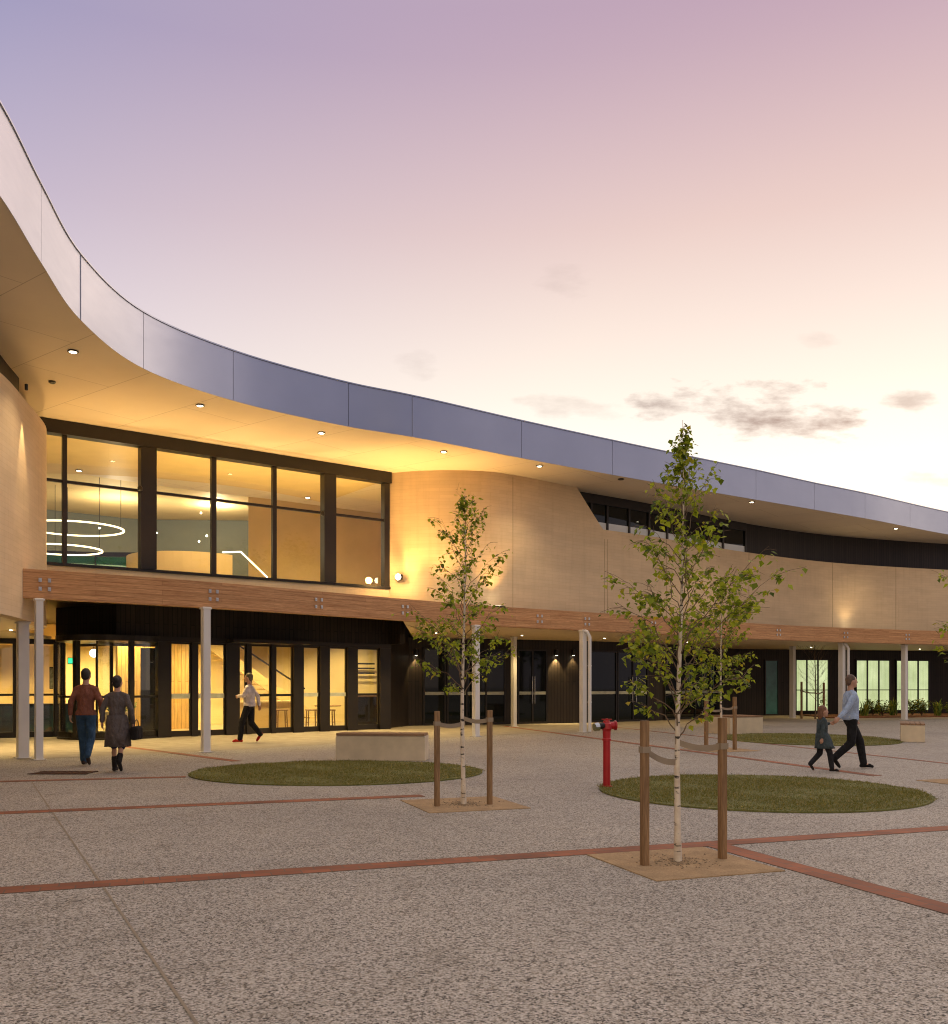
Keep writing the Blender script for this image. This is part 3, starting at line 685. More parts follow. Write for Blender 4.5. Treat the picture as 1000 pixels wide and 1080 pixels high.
b = at(57, 28.6, 715); t = tag(empty('framed_poster', (b.x, b.y, b.z)), 'dark framed poster on a stand behind the far left glass', 'poster')
MB().box((0, 0, 0), (.26, .04, .66)).build('frame', 'frame', t, world=False); MB().box((0, -.022, 0), (.21, .006, .6)).build('print', simple('poster_print', (.12, .12, .09), .5, 0, .8, 9), t, world=False)
MB().tube([(0, .02, -1.62), (0, .02, -.3)], .02, 6).build('post', 'frame', t, world=False)
b = at(157, 27.6, 770); t = tag(empty('notice_board', (b.x, b.y, .012), R(20)), 'tall black notice board behind the revolving door glass', 'board')
MB().box((0, 0, 1.3), (.46, .05, 2.4)).build('panel', 'black', t, world=False); MB().box((0, 0, .02), (.5, .4, .03)).build('foot', 'frame', t, world=False)
rng = random.Random(8)
def leaves(mb, pts, size, rng, up=0.0, wide=.75, droop=.6):
    for p in pts:
        a = rng.uniform(0, 6.28); L = size*rng.uniform(.5, 1.35); w = L*wide*.5
        d = Vector((math.cos(a), math.sin(a), rng.uniform(-droop-.5, .25+up))).normalized()
        sd = d.cross(Vector((rng.uniform(-.5, .5), rng.uniform(-.5, .5), 1))).normalized(); nn = sd.cross(d)
        p = Vector(p); b = len(mb.v)
        mb.v += [tuple(p), tuple(p+d*L*.33+sd*w+nn*L*.08), tuple(p+d*L), tuple(p+d*L*.33-sd*w+nn*L*.08)]
        mb.f += [(b, b+1, b+2), (b, b+2, b+3)]; mb.uv += [[(0, 0)]*3]*2
def pot_plant(x, y, z, label):
    t = tag(empty('potted_plant', (x, y, z)), label, 'plant')
    MB().lathe([(.3, 0), (.42, .62), (.38, .62), (.36, .56)], (0, 0, 0), 20).build('pot', 'concrete', t, smooth=False, world=False)
    r = random.Random(4); mb = MB(); leaves(mb, [(r.gauss(0, .2), r.gauss(0, .2), .68+abs(r.gauss(0, .12))) for _ in range(260)], .13, r, .8); mb.build('foliage', 'leaf2', t, world=False)
b = at(108, 27.5, 760); pot_plant(b.x+.1, b.y+.9, .012, 'leafy green plant in a pale pot inside the lobby between the walking couple')
def stool(x, y, rz, label):
    t = tag(empty('stool', (x, y, .012), rz), label, 'stool', 'timber stools behind the entrance glass')
    MB().box((0, 0, .60), (.36, .36, .035)).build('seat', 'stake', t, world=False)
    for sx in (-.14, .14):
        for sy in (-.14, .14): MB().bar((sx*1.15, sy*1.15, 0), (sx, sy, .583), .035).build('leg', 'stake', t, world=False)
    r = MB()
    for sx in (-.152, .152): r.bar((sx, -.14, .2), (sx, .14, .2), .025)
    r.build('stretcher', 'stake', t, world=False)
for px, lab in ((297, 'timber stool just right of the walking person in white, behind the glass'), (329, 'timber stool in the middle behind the entrance glass'), (347, 'timber stool nearest the dark right hand doors, behind the glass'), (188, 'timber stool behind the glass left of the white column')):
    b = at(px, 31.2, 760); stool(b.x, b.y if px > 200 else 28.6, .4, lab)
b = at(390, 33.6, 758); t = tag(empty('cabinet', (b.x, b.y, .012), R(28)), 'dark cabinet behind the rightmost pane of the entrance glass', 'cabinet')
MB().box((0, 0, .5), (1.3, .45, 1.0)).build('body', 'black', t, world=False); MB().box((0, 0, 1.025), (1.36, .5, .05)).build('top', 'seat', t, world=False)
b = at(386, 36.2, 705); t = tag(empty('wall_board', (b.x, b.y, b.z), R(27)), 'small dark slatted board on the yellow wall above the dark cabinet', 'board')
for k in range(3): MB().box((0, 0, -.18+.18*k), (.7, .03, .06)).build('slat', 'frame', t, world=False)
b = at(346, 33.0, 758); t = tag(empty('low_table', (b.x, b.y, .012)), 'round low timber table behind the two stools in the lobby', 'table')
MB().lathe([(.45, .68), (.47, .70), (.45, .72)], (0, 0, 0), 24).build('top', 'stake', t, world=False); MB().lathe([(.22, 0), (.05, .04), (.04, .68)], (0, 0, 0), 14).build('pedestal', 'frame', t, world=False)
b = at(278, 31.8, 760); t = tag(empty('reception_desk', (b.x, b.y, .012), R(25)), 'low honey timber reception desk behind the person in the white top', 'desk')
MB().box((0, 0, .42), (1.7, .6, .84)).build('body', 'gold', t, world=False); MB().box((0, 0, .865), (1.8, .7, .05)).build('top', 'plaster', t, world=False)

# ------------------------------------------------------------------ ground
def struct(mb, name, mat, label, kind='structure'): return tag(mb.build(name, mat), label, 'ground', None, kind)
g = MB(); N = 250; g.quad([(-N, -N, 0), (N, -N, 0), (N, N, 0), (-N, N, 0)]); struct(g, 'ground', 'agg', 'speckled exposed aggregate paving of the whole forecourt')
wa = [p for p in BEAM if pxof(p) < 1100]; wi = [p+n*(9.5 if i > 40 else 12) for i, (p, n) in enumerate(zip(wa, normals(wa)))]
struct(MB().sheet(offset(wa, .1), wi, .004), 'walkway', 'walk', 'smooth tan concrete walkway under the canopy')
def band(a, b, w, z=.005, name='brick_band', lab='red brick paver band across the paving'):
    a, b = Vector(a[:2]), Vector(b[:2]); d = (b-a).normalized(); n = Vector((-d.y, d.x))*w/2; L = (b-a).length
    mb = MB(); P = [a-n, b-n, b+n, a+n]
    mb.prism([(p.x, p.y) for p in P], -.05, z); mb.uv[1] = [(0, 0), (L, 0), (L, w), (0, w)]
    return struct(mb, name, 'brick', lab)
A0, A1 = G(-120, 947.5), G(1040, 871); band(A0-(A1-A0)*.5, A1+(A1-A0)*.9, .235, lab='widest red brick band across the foreground paving')
dA = (A1-A0).normalized(); nA = Vector((-dA.y, dA.x, 0))
pB = G(757, 892); pB = A0+dA*((pB-A0).dot(dA)); band(pB-nA*.12, pB-nA*9, .235, lab='red brick band running to the lower right corner')
C0 = G(-80, 861); pC = C0+dA*(G(452, 842)-C0).length; band(C0, pC, .235, lab='red brick band running left from the middle young tree')
D0, D1 = G(-60, 826), G(196, 819.5); band(D0, D1, .2, lab='red brick band ending at the left lawn')
band(G(126, 787), G(250, 803), .2, lab='red brick band leading out of the revolving door')
band(G(532, 766), G(925, 818.5), .2, lab='thin red brick band passing behind the red hydrant')
band(G(640, 766), G(1060, 812), .12, lab='faint brick band furthest back on the right')
j = MB(); P0, P1 = G(33, 824), Vector((-.3, 2.4, 0)); d = (P1-P0).normalized(); n = Vector((-d.y, d.x, 0))*.008
j.quad([P0-n+Vector((0, 0, .003)), P1-n+Vector((0, 0, .003)), P1+n+Vector((0, 0, .003)), P0+n+Vector((0, 0, .003))]); struct(j, 'paving_joint', 'strap', 'saw cut joint line across the left paving')
j = MB(); P0, P1 = Vector((1.2, 3.35, 0)), Vector((4.4, 5.2, 0)); d = (P1-P0).normalized(); n = Vector((-d.y, d.x, 0))*.006
j.quad([P0-n+Vector((0, 0, .003)), P1-n+Vector((0, 0, .003)), P1+n+Vector((0, 0, .003)), P0+n+Vector((0, 0, .003))]); struct(j, 'paving_joint', 'strap', 'saw cut joint line at the lower right')
gp = G(67, 815.5); t = MB(); 
for k in range(9): t.box((gp.x-.42+.105*k, gp.y, .009), (.075, .42, .010))
for sy in (-.225, .225): t.box((gp.x, gp.y+sy, .0095), (.96, .03, .013))
tag(t.build('drain_grate', simple('rusty_iron', (.10, .05, .035), .6, .5)), 'rusty brown drain grate in the paving by the walking couple', 'drain')
def pit(c, half, label):
    mb = MB(); c = Vector(c); u = dA*half; v = nA*half
    mb.prism([tuple((c+q).xy) for q in (-u-v, u-v, u+v, v-u)], -.05, .008)
    struct(mb, 'tree_pit', 'gravel', label)
def pebbles(c, seed, label):
    r = random.Random(seed); mb = MB()
    for _ in range(260):
        a = r.uniform(0, 6.28); q = abs(r.gauss(0, .15))+.04; x, y, w = c[0]+q*math.cos(a), c[1]+q*math.sin(a), r.uniform(.004, .010)
        mb.lathe([(w*.6, .006), (w, .008+w*.3), (w*.5, .008+w*.9)], (x, y, 0), 6)
    tag(mb.build('pebbles', 'stonebits'), label, 'pebbles', None, 'stuff')
M['stonebits'] = simple('dark_stone', (.30, .22, .135), .9, 0, .5, 30)
T1, T2, T3, T4, T5 = G(715, 909), G(489, 848.5), G(761, 791), G(860, 758.5), G(1036, 826)
pit(T1+Vector((.02, -.05, 0)), .57, 'tan gravel square round the front young birch')
pit(T2, .62, 'tan gravel square round the left young birch'); pit(T3, .6, 'tan gravel square round the far young birch'); pit(T5, .62, 'tan gravel square at the right edge of the photo')
pebbles(T1, 3, 'loose stones round the foot of the front birch'); pebbles(T2, 4, 'loose stones round the foot of the left birch')
def lawn(c, rx, ry, seed, label, nb):
    mb = MB(); P = [(c[0]+rx*math.cos(2*math.pi*i/72), c[1]+ry*math.sin(2*math.pi*i/72)) for i in range(72)]
    mb.prism(P, .002, .02); struct(mb, 'lawn', 'turf', label)
    r = random.Random(seed); g = MB()
    for _ in range(nb):
        a = r.uniform(0, 6.2832); q = math.sqrt(r.random())*(1.0+.012*math.sin(a*13+seed)+r.uniform(-.01, .012)); x, y = c[0]+rx*q*math.cos(a), c[1]+ry*q*math.sin(a)
        pt = math.sin(x*2.1+seed)*math.sin(y*2.7+1.3*seed)+.5*math.sin(x*5.3+y*4.1)
        if pt > .55 and r.random() < .6: continue
        h = r.uniform(.010, .030)*(1+.35*max(0, -pt))*(1 if r.random() > .04 else 1.7); b = r.uniform(0, 3.14); w = .005; dx, dy = math.cos(b)*w, math.sin(b)*w; lx, ly = r.gauss(0, .02), r.gauss(0, .02)
        k = len(g.v); g.v += [(x-dx, y-dy, .02), (x+dx, y+dy, .02), (x+lx, y+ly, .02+h)]; g.f.append((k, k+1, k+2)); g.uv.append([(0, 0)]*3)
    tag(g.build('grass', 'blade'), 'short grass blades of the '+label, 'grass', None, 'stuff')
L1 = (-2.25, 15.68); L2 = (3.86, 12.87); L3 = (8.82, 25.1)
lawn(L1, 2.39, 2.15, 1, 'round lawn in front of the left concrete bench', 26000)
lawn(L2, 2.14, 2.2, 2, 'round lawn behind the front birch beside the red hydrant', 30000)
lawn(L3, 2.2, 2.75, 3, 'round lawn furthest back by the walking man and child', 18000)
bed = [gw(px) for px in (842, 870, 900, 940, 980, 1030, 1080)]
bo = [Vector((p.x-.05, p.y-4.2)) for p in bed]
struct(MB().sheet(bo, [p+Vector((0, -.08)) for p in bed], .004, .05), 'garden_bed', 'mulch', 'mulch bed below the lit windows')

# ------------------------------------------------------------------ benches
def bench(c, rz, L, W, H, label):
    t = tag(empty('bench', (c[0], c[1], 0), rz), label, 'bench', 'concrete block benches on the paving')
    MB().box((0, 0, (H-.05)/2), (L, W, H-.05)).build('block', 'concrete', t, world=False, bevel=.012)
    mb = MB(); n = 5; w = (W+.02)/n
    for k in range(n): mb.box((0, -(W+.02)/2+w*(k+.5), H-.022), (L-.03, w-.01, .044))
    mb.build('seat', 'seat', t, world=False)
bench((-1.76, 18.25), R(-5), 1.72, .52, .52, 'long pale concrete bench behind the left round lawn')
bench((7.75, 28.1), R(24), 1.2, 1.0, .54, 'pale concrete bench behind the far tree stakes')
bench((11.35, 24.55), R(66), 1.6, .56, .47, 'concrete bench at the right with a sharp dark shadow on the grass')

# ------------------------------------------------------------------ hydrant
hp = G(640, 831); t = tag(empty('hydrant', tuple(hp)), 'red pillar hydrant with metal outlet caps at the edge of the middle lawn', 'hydrant')
MB().lathe([(.075, 0), (.075, .03), (.052, .035), (.052, .66), (.064, .665), (.064, .69), (.055, .70), (.058, .80), (.075, .83), (.07, .90), (.03, .935)], (0, 0, 0), 20).build('pillar', 'red', t, smooth=False, world=False)
hd = MB(); hd.tube([(-.06, -.02, .875), (.13, .03, .875)], [.05, .055], 14); hd.tube([(.11, .025, .875), (.135, .03, .875)], .068, 12); hd.build('outlet', 'red', t, smooth=False, world=False)
hd = MB(); hd.tube([(-.05, -.03, .875), (-.13, -.07, .862)], .045, 12); hd.build('coupling', 'black', t, world=False)
hd = MB(); hd.tube([(-.13, -.07, .862), (-.185, -.095, .855)], [.062, .055], 14); hd.build('outlet_cap', 'chrome', t, world=False)
hd = MB(); hd.lathe([(.05, .92), (.045, .945), (.015, .95), (.015, .975)], (0, 0, 0), 12); hd.bar((-.07, .01, .962), (.07, -.01, .962), .014); hd.build('valve', 'red', t, world=False)

# ------------------------------------------------------------------ trees
def birch(base, H, prof, first, nb, leaf_n, size, seed, label, leafmat='leaf', trunk_r=.03, lean=(0, 0), bare=False, barkmat='bark', group='young birch trees tied to stakes'):
    r = random.Random(seed); t = tag(empty('birch_tree', tuple(base)), label, 'tree', group)
    tr = MB(); bt = MB(); n = 14; pts = []; rs = []
    w1, w2 = r.uniform(0, 6), r.uniform(0, 6)
    def axis(z):
        k = z/H; return Vector((lean[0]*k+.022*math.sin(5*k+w1)*min(1, k*3), lean[1]*k+.022*math.sin(6*k+w2)*min(1, k*3), z))
    for i in range(n+1):
        z = H*.975*i/n; pts.append(axis(z)); rs.append(max(.002, trunk_r*(1-.95*i/n)*(1.25 if i == 0 else 1)))
    tr.tube(pts, rs, 10)
    lp = []
    for i in range(nb):
        k = (i+r.random())/nb; z0 = first+(H*.95-first)*k**1.05
        az = i*2.39996+r.uniform(-.4, .4); rr = interp(prof, min(H, z0+.07*H))*r.uniform(.6, 1.15)
        rise = rr*(r.uniform(.5, 1.3)+k*1.0)
        if z0+rise*.85 > H*(.97-.1*r.random()): rise = max(.05, (H*(.97-.1*r.random())-z0)/.85); rr *= min(1, .25+rise*.8) if not bare else rr*2.2
        a = axis(z0); m = 6; br = [a]; cur = a
        for q in range(1, m+1):
            f = q/m
            p = a+Vector((math.cos(az)*rr*f, math.sin(az)*rr*f, rise*(f*1.15-.35*f*f*(1 if k < .6 else .3))))+Vector((r.gauss(0, .018), r.gauss(0, .018), r.gauss(0, .015)))
            br.append(p)
        r0 = max(.0028, rs[0]*.19*(1-k*.7)); bt.tube(br, [max(.0013, r0*(1-.85*q/m)) for q in range(m+1)], 5)
        sub = max(2, int(5*rr/.5))
        for q in range(sub*2):
            f = r.uniform(.3, 1); i0 = min(m-1, int(f*m)); s = br[i0].lerp(br[i0+1], f*m-i0)
            a2 = az+r.uniform(-1.3, 1.3); L = rr*r.uniform(.15, .42); e = s+Vector((math.cos(a2)*L, math.sin(a2)*L, L*(r.uniform(-.3, .6) if not bare else 1.3)))
            bt.tube([s, s.lerp(e, .5)+Vector((0, 0, .01)), e], [.0022, .0018, .0012], 4, False)
            lp.append((s, e, .6+rr))
        lp.append((br[2], br[-1], .8+rr)); lp.append((br[3], br[-1], .6+rr))
    lp += [(axis(H*.75), axis(H*.92), .35), (axis(H*.88), axis(H*1.0), .45)]
    tk = tr.build('trunk', barkmat, t, smooth=True, world=False); bt.build('branches', 'twig', t, smooth=True, world=False)
    if not bare:
        mb = MB(); W = [x[2] for x in lp]; P = []
        for s, e, w in r.choices(lp, W, k=leaf_n):
            f = r.random(); P.append(s.lerp(e, f)+Vector((r.gauss(0, .027), r.gauss(0, .027), r.gauss(-.02, .024))))
        leaves(mb, P, size, r, -.3, .80, 1.3); mb.build('crown', leafmat, t, world=False)
    return t
def stakes(Tp, pts, labels, trunk_z):
    for (px, py, top), lab, zz in zip(pts, labels, trunk_z):
        b = G(px, py); h = HC-(top-HOR)*b.y/F
        t = tag(empty('tree_stake', tuple(b)), lab, 'stake', 'timber stakes holding the young trees')
        w = .058 if b.y < 16 else .07
        MB().box((0, 0, h/2), (w, w, h), R(20)).build('post', 'stake', t, world=False, bevel=.006)
        d = Vector((Tp.x-b.x, Tp.y-b.y, 0)); z0 = h*zz[0]; z1 = h*zz[1]; mb = MB(); P = []
        dn = d.normalized(); sd = Vector((-dn.y, dn.x, 0))
        for k in range(9):
            f = k/8; P.append(d*f*1.06+Vector((0, 0, z0+(z1-z0)*f-.035*math.sin(math.pi*f))))
        mb2 = MB()
        for p, q in zip(P, P[1:]):
            for o in (-.034, .034): pass
        mb2.ribbon([(p.x, p.y) for p in P], [p.z-.025 for p in P], [p.z+.025 for p in P], .006)
        mb2.box((0, 0, z0), (w+.012, w+.012, .05), R(20))
        mb2.build('strap', 'strap', t, world=False)
birch(T1, 3.70, [(0, .3), (1.05, .42), (1.3, .55), (1.6, .70), (1.95, .62), (2.25, .45), (2.7, .36), (3.05, .26), (3.4, .13), (3.7, .05)], 1.0, 64, 2600, .052, 24, 'tallest young birch nearest the camera between two stakes', trunk_r=.029, lean=(.03, 0))
birch(T2, 3.90, [(0, .3), (1.3, .45), (1.7, .60), (2.05, .68), (2.35, .45), (2.9, .50), (3.3, .38), (3.6, .2), (3.9, .08)], 1.25, 54, 1700, .056, 5, 'young birch on the left in front of the curved sand wall', trunk_r=.03)
birch(T3, 4.0, [(0, .3), (1.4, .6), (2, .8), (2.6, .75), (3.2, .5), (3.7, .25), (4, .08)], 1.5, 46, 1900, .078, 9, 'young birch further back right behind the front birch', trunk_r=.032)
birch(T4, 4.4, [(0, .2), (1.2, .5), (2.4, .8), (3.4, .5), (4.4, .1)], .7, 40, 0, .1, 14, 'bare leafless sapling in front of the lit window', trunk_r=.035, bare=True, barkmat='twig')
birch(T5, 3.6, [(0, .3), (1.2, .4), (1.8, .62), (2.6, .55), (3.3, .25), (3.6, .08)], 1.3, 40, 1000, .075, 31, 'birch at the right edge with only a few twigs showing', trunk_r=.03)
stakes(T1, ((680, 913.5, 760), (762, 906.5, 757)), ('left stake of the front birch', 'right stake of the front birch'), ((.80, .70), (.80, .84)))
stakes(T2, ((461, 851, 750), (516.5, 849, 749)), ('left stake of the left birch by the round lawn', 'right stake of the left birch by the round lawn'), ((.87, .87), (.9, .92)))
stakes(T3, ((745, 792, 736), (775, 791, 735)), ('left stake of the far birch by the square bench', 'right stake of the far birch by the square bench'), ((.80, .76), (.80, .80)))
stakes(T4, ((845.5, 758, 719), (869, 757.5, 720)), ('left stake of the bare sapling', 'right stake of the bare sapling'), ((.75, .7), (.75, .7)))
stakes(T5, ((1012, 829, 757), (1060, 826, 756)), ('left stake of the birch at the right edge', 'right stake of the birch at the right edge'), ((.8, .75), (.8, .8)))
far = [(38, 4, 13, 4.2), (31, -9, 11, 3.6), (46, -6, 14, 4.8), (22, -20, 12, 4.5), (58, 6, 13, 4.6), (54, -20, 15, 5), (10, -26, 11, 4), (-6, -24, 12, 4.4), (68, -6, 14, 5), (40, -28, 14, 5)]
for i, (x, y, h, cr) in enumerate(far):
    r = random.Random(70+i); t = tag(empty('tree', (x, y, 0)), 'broad dark tree standing across the forecourt behind the viewer', 'tree', 'trees across the forecourt')
    tr = MB(); tr.tube([(0, 0, 0), (.1, 0, h*.3), (.05, .1, h*.62)], [.28, .22, .09], 8)
    cl = []
    for q in range(16):
        a = r.uniform(0, 6.28); rad = cr*math.sqrt(r.random())*.72; z = h*r.uniform(.34, .9); f = 1-.55*abs(z/h-.55)/.4; cl.append(Vector((rad*math.cos(a)*f, rad*math.sin(a)*f, z)))
        tr.tube([(.05, .05, h*.3), Vector((.05, .05, h*.3)).lerp(cl[-1], .5)+Vector((0, 0, -.3)), cl[-1]], [.1, .07, .03], 5)
    tr.build('trunk', 'twig', t, smooth=True, world=False); mb = MB(); P = []
    for _ in range(2600):
        c = r.choice(cl); P.append(c+Vector((r.gauss(0, cr*.2), r.gauss(0, cr*.2), r.gauss(0, cr*.16))))
    leaves(mb, P, .42, r, .3, .7); mb.build('crown', 'darkleaf', t, world=False)
# shrubs of the garden bed
rr = random.Random(5)
spots = [(842, 754, 0), (866, 754, 0), (912, 756, 1), (921, 755.5, 0), (931, 756, 2), (942, 755.5, 1), (962, 756, 2), (972, 756, 0), (990, 756, 1), (1004, 756, 0), (896, 755.5, 0)]
kinds = ['dark leafy shrub', 'yellow green strappy plant', 'reddish green low shrub']
where = ['below the left end of the lit blind window', 'at the right stake of the bare sapling', 'under the middle lit window, nearest the walking man', 'under the middle lit window, right of the strappy plant', 'low under the right end of the middle lit window', 'between the two right hand lit windows', 'under the last lit window, left of its mullion', 'under the right end of the last lit window', 'against the dark boards right of the last lit window', 'at the right edge of the mulch bed', 'behind the white column by the walking man']
for (px, py, k), wh in zip(spots, where):
    b = G(px, py); t = tag(empty('garden_shrub', (b.x, b.y, .05)), kinds[k]+' '+wh, 'shrub', 'plants in the mulch bed below the lit windows')
    mb = MB(); st = MB(); hgt = rr.uniform(.6, 1.0)
    if k == 1:
        for i in range(46):
            a = rr.uniform(0, 6.28); L = hgt*rr.uniform(.6, 1.1); o = Vector((rr.gauss(0, .06), rr.gauss(0, .06), 0)); dx = Vector((math.cos(a), math.sin(a), 0)); sdv = Vector((-dx.y, dx.x, 0))*.02; sp = rr.uniform(.2, .7)
            P = [o, o+dx*L*sp*.4+Vector((0, 0, L*.6)), o+dx*L*sp+Vector((0, 0, L*(.95-sp*.5)))]
            q = len(mb.v); mb.v += [tuple(P[0]-sdv), tuple(P[0]+sdv), tuple(P[1]+sdv), tuple(P[1]-sdv), tuple(P[2])]; mb.f += [(q, q+1, q+2, q+3), (q+3, q+2, q+4)]; mb.uv += [[(0, 0)]*4, [(0, 0)]*3]
    else:
        P = []
        for i in range(16):
            a = rr.uniform(0, 6.28); e = Vector((math.cos(a)*rr.uniform(.1, .38), math.sin(a)*rr.uniform(.1, .38), hgt*rr.uniform(.4, 1)*(.8 if k == 2 else 1))); st.tube([(0, 0, 0), e*.5+Vector((0, 0, .05)), e], [.012, .008, .004], 4)
            for _ in range(20): P.append(e*rr.uniform(.45, 1.05)+Vector((rr.gauss(0, .05), rr.gauss(0, .05), rr.gauss(0, .04))))
        leaves(mb, P, .13, rr, .5, .5); st.build('stem', 'twig', t, world=False)
    mb.build('foliage', 'leaf2', t, world=False)

# ------------------------------------------------------------------ people
def blob(name, caps, ells, voxel, mat, parent, smooth=4):
    bm = bmesh.new()
    for a, b, ra, rb in caps:
        a, b = Vector(a), Vector(b); d = b-a; L = d.length
        if L > 1e-5:
            T = Matrix.Translation((a+b)/2) @ d.to_track_quat('Z', 'Y').to_matrix().to_4x4()
            bmesh.ops.create_cone(bm, cap_ends=True, cap_tris=False, segments=14, radius1=ra, radius2=rb, depth=L, matrix=T)
        for p, q in ((a, ra), (b, rb)): bmesh.ops.create_icosphere(bm, subdivisions=2, radius=q, matrix=Matrix.Translation(p))
    for c, rad, *rot in ells:
        T = Matrix.Translation(c) @ (rot[0] if rot else Matrix.Identity(4)) @ Matrix.Diagonal((*rad, 1))
        bmesh.ops.create_icosphere(bm, subdivisions=3, radius=1, matrix=T)
    me = bpy.data.meshes.new('tmp'); bm.to_mesh(me); bm.free()
    o = bpy.data.objects.new('tmp', me); COL.objects.link(o)
    m = o.modifiers.new('r', 'REMESH'); m.mode = 'VOXEL'; m.voxel_size = voxel
    s = o.modifiers.new('s', 'SMOOTH'); s.iterations = smooth; s.factor = .5
    dg = bpy.context.evaluated_depsgraph_get(); ev = o.evaluated_get(dg); me2 = bpy.data.meshes.new_from_object(ev)
    bpy.data.objects.remove(o); bpy.data.meshes.remove(me)
    me2.name = name; me2.materials.clear(); me2.materials.append(M[mat] if isinstance(mat, str) else mat)
    for p in me2.polygons: p.use_smooth = True
    ob = bpy.data.objects.new(name, me2); COL.objects.link(ob); ob.parent = parent
    return ob
skin = simple('skin', (.45, .25, .17), .5, 0, .08, 8, .05)
def cloth(name, c):
    m, nt, out = new_mat(name); v = coords(nt)
    n = noise(nt, v, 9, 5); fold = noise(nt, coords(nt, 'Object', (1, 1, .55), (R(25), R(15), 0)), 9, 3, .5)
    c2 = mixc(nt, 1, ramp(nt, n, [(.3, tuple(x*.8 for x in c)), (.7, tuple(min(1, x*1.2) for x in c))]), ramp(nt, noise(nt, v, 160, 2), [(.3, (.8, .8, .8)), (.7, (1.15, 1.15, 1.15))]), 'MULTIPLY')
    principled(nt, out, c2, .85, 0, bump(nt, fold, 1.0, .09), .2); return m
def hand(caps, wrist, d, side, palm_n, s=1, curl=.5):
    d = d.normalized(); w = d.cross(palm_n).normalized(); pn = w.cross(d).normalized()
    pe = wrist+d*.085*s; ells = []
    caps += [(wrist, wrist+d*.03*s, .024*s, .027*s)]
    for k, (off, L) in enumerate(((-.030, .070), (-.010, .082), (.010, .076), (.029, .060))):
        b = pe+w*off*s; caps.append((wrist+d*.02*s+w*off*.5*s, b, .017*s, .0125*s)); p = b; ang = .25+curl*.3
        for q in range(3):
            dd = d*math.cos(ang)+pn*math.sin(ang); e = p+dd*L*s*(.42, .32, .26)[q]; caps.append((p, e, .0095*s-.001*q, .0088*s-.001*q)); p = e; ang += curl*.75
    b = wrist+d*.03*s+w*side*.024*s; dd = (d*.75+w*side*.7+pn*.25).normalized(); e = b+dd*.038*s; caps.append((b, e, .014*s, .0115*s)); caps.append((e, e+(d*.95+pn*.25).normalized()*.032*s, .011*s, .009*s))
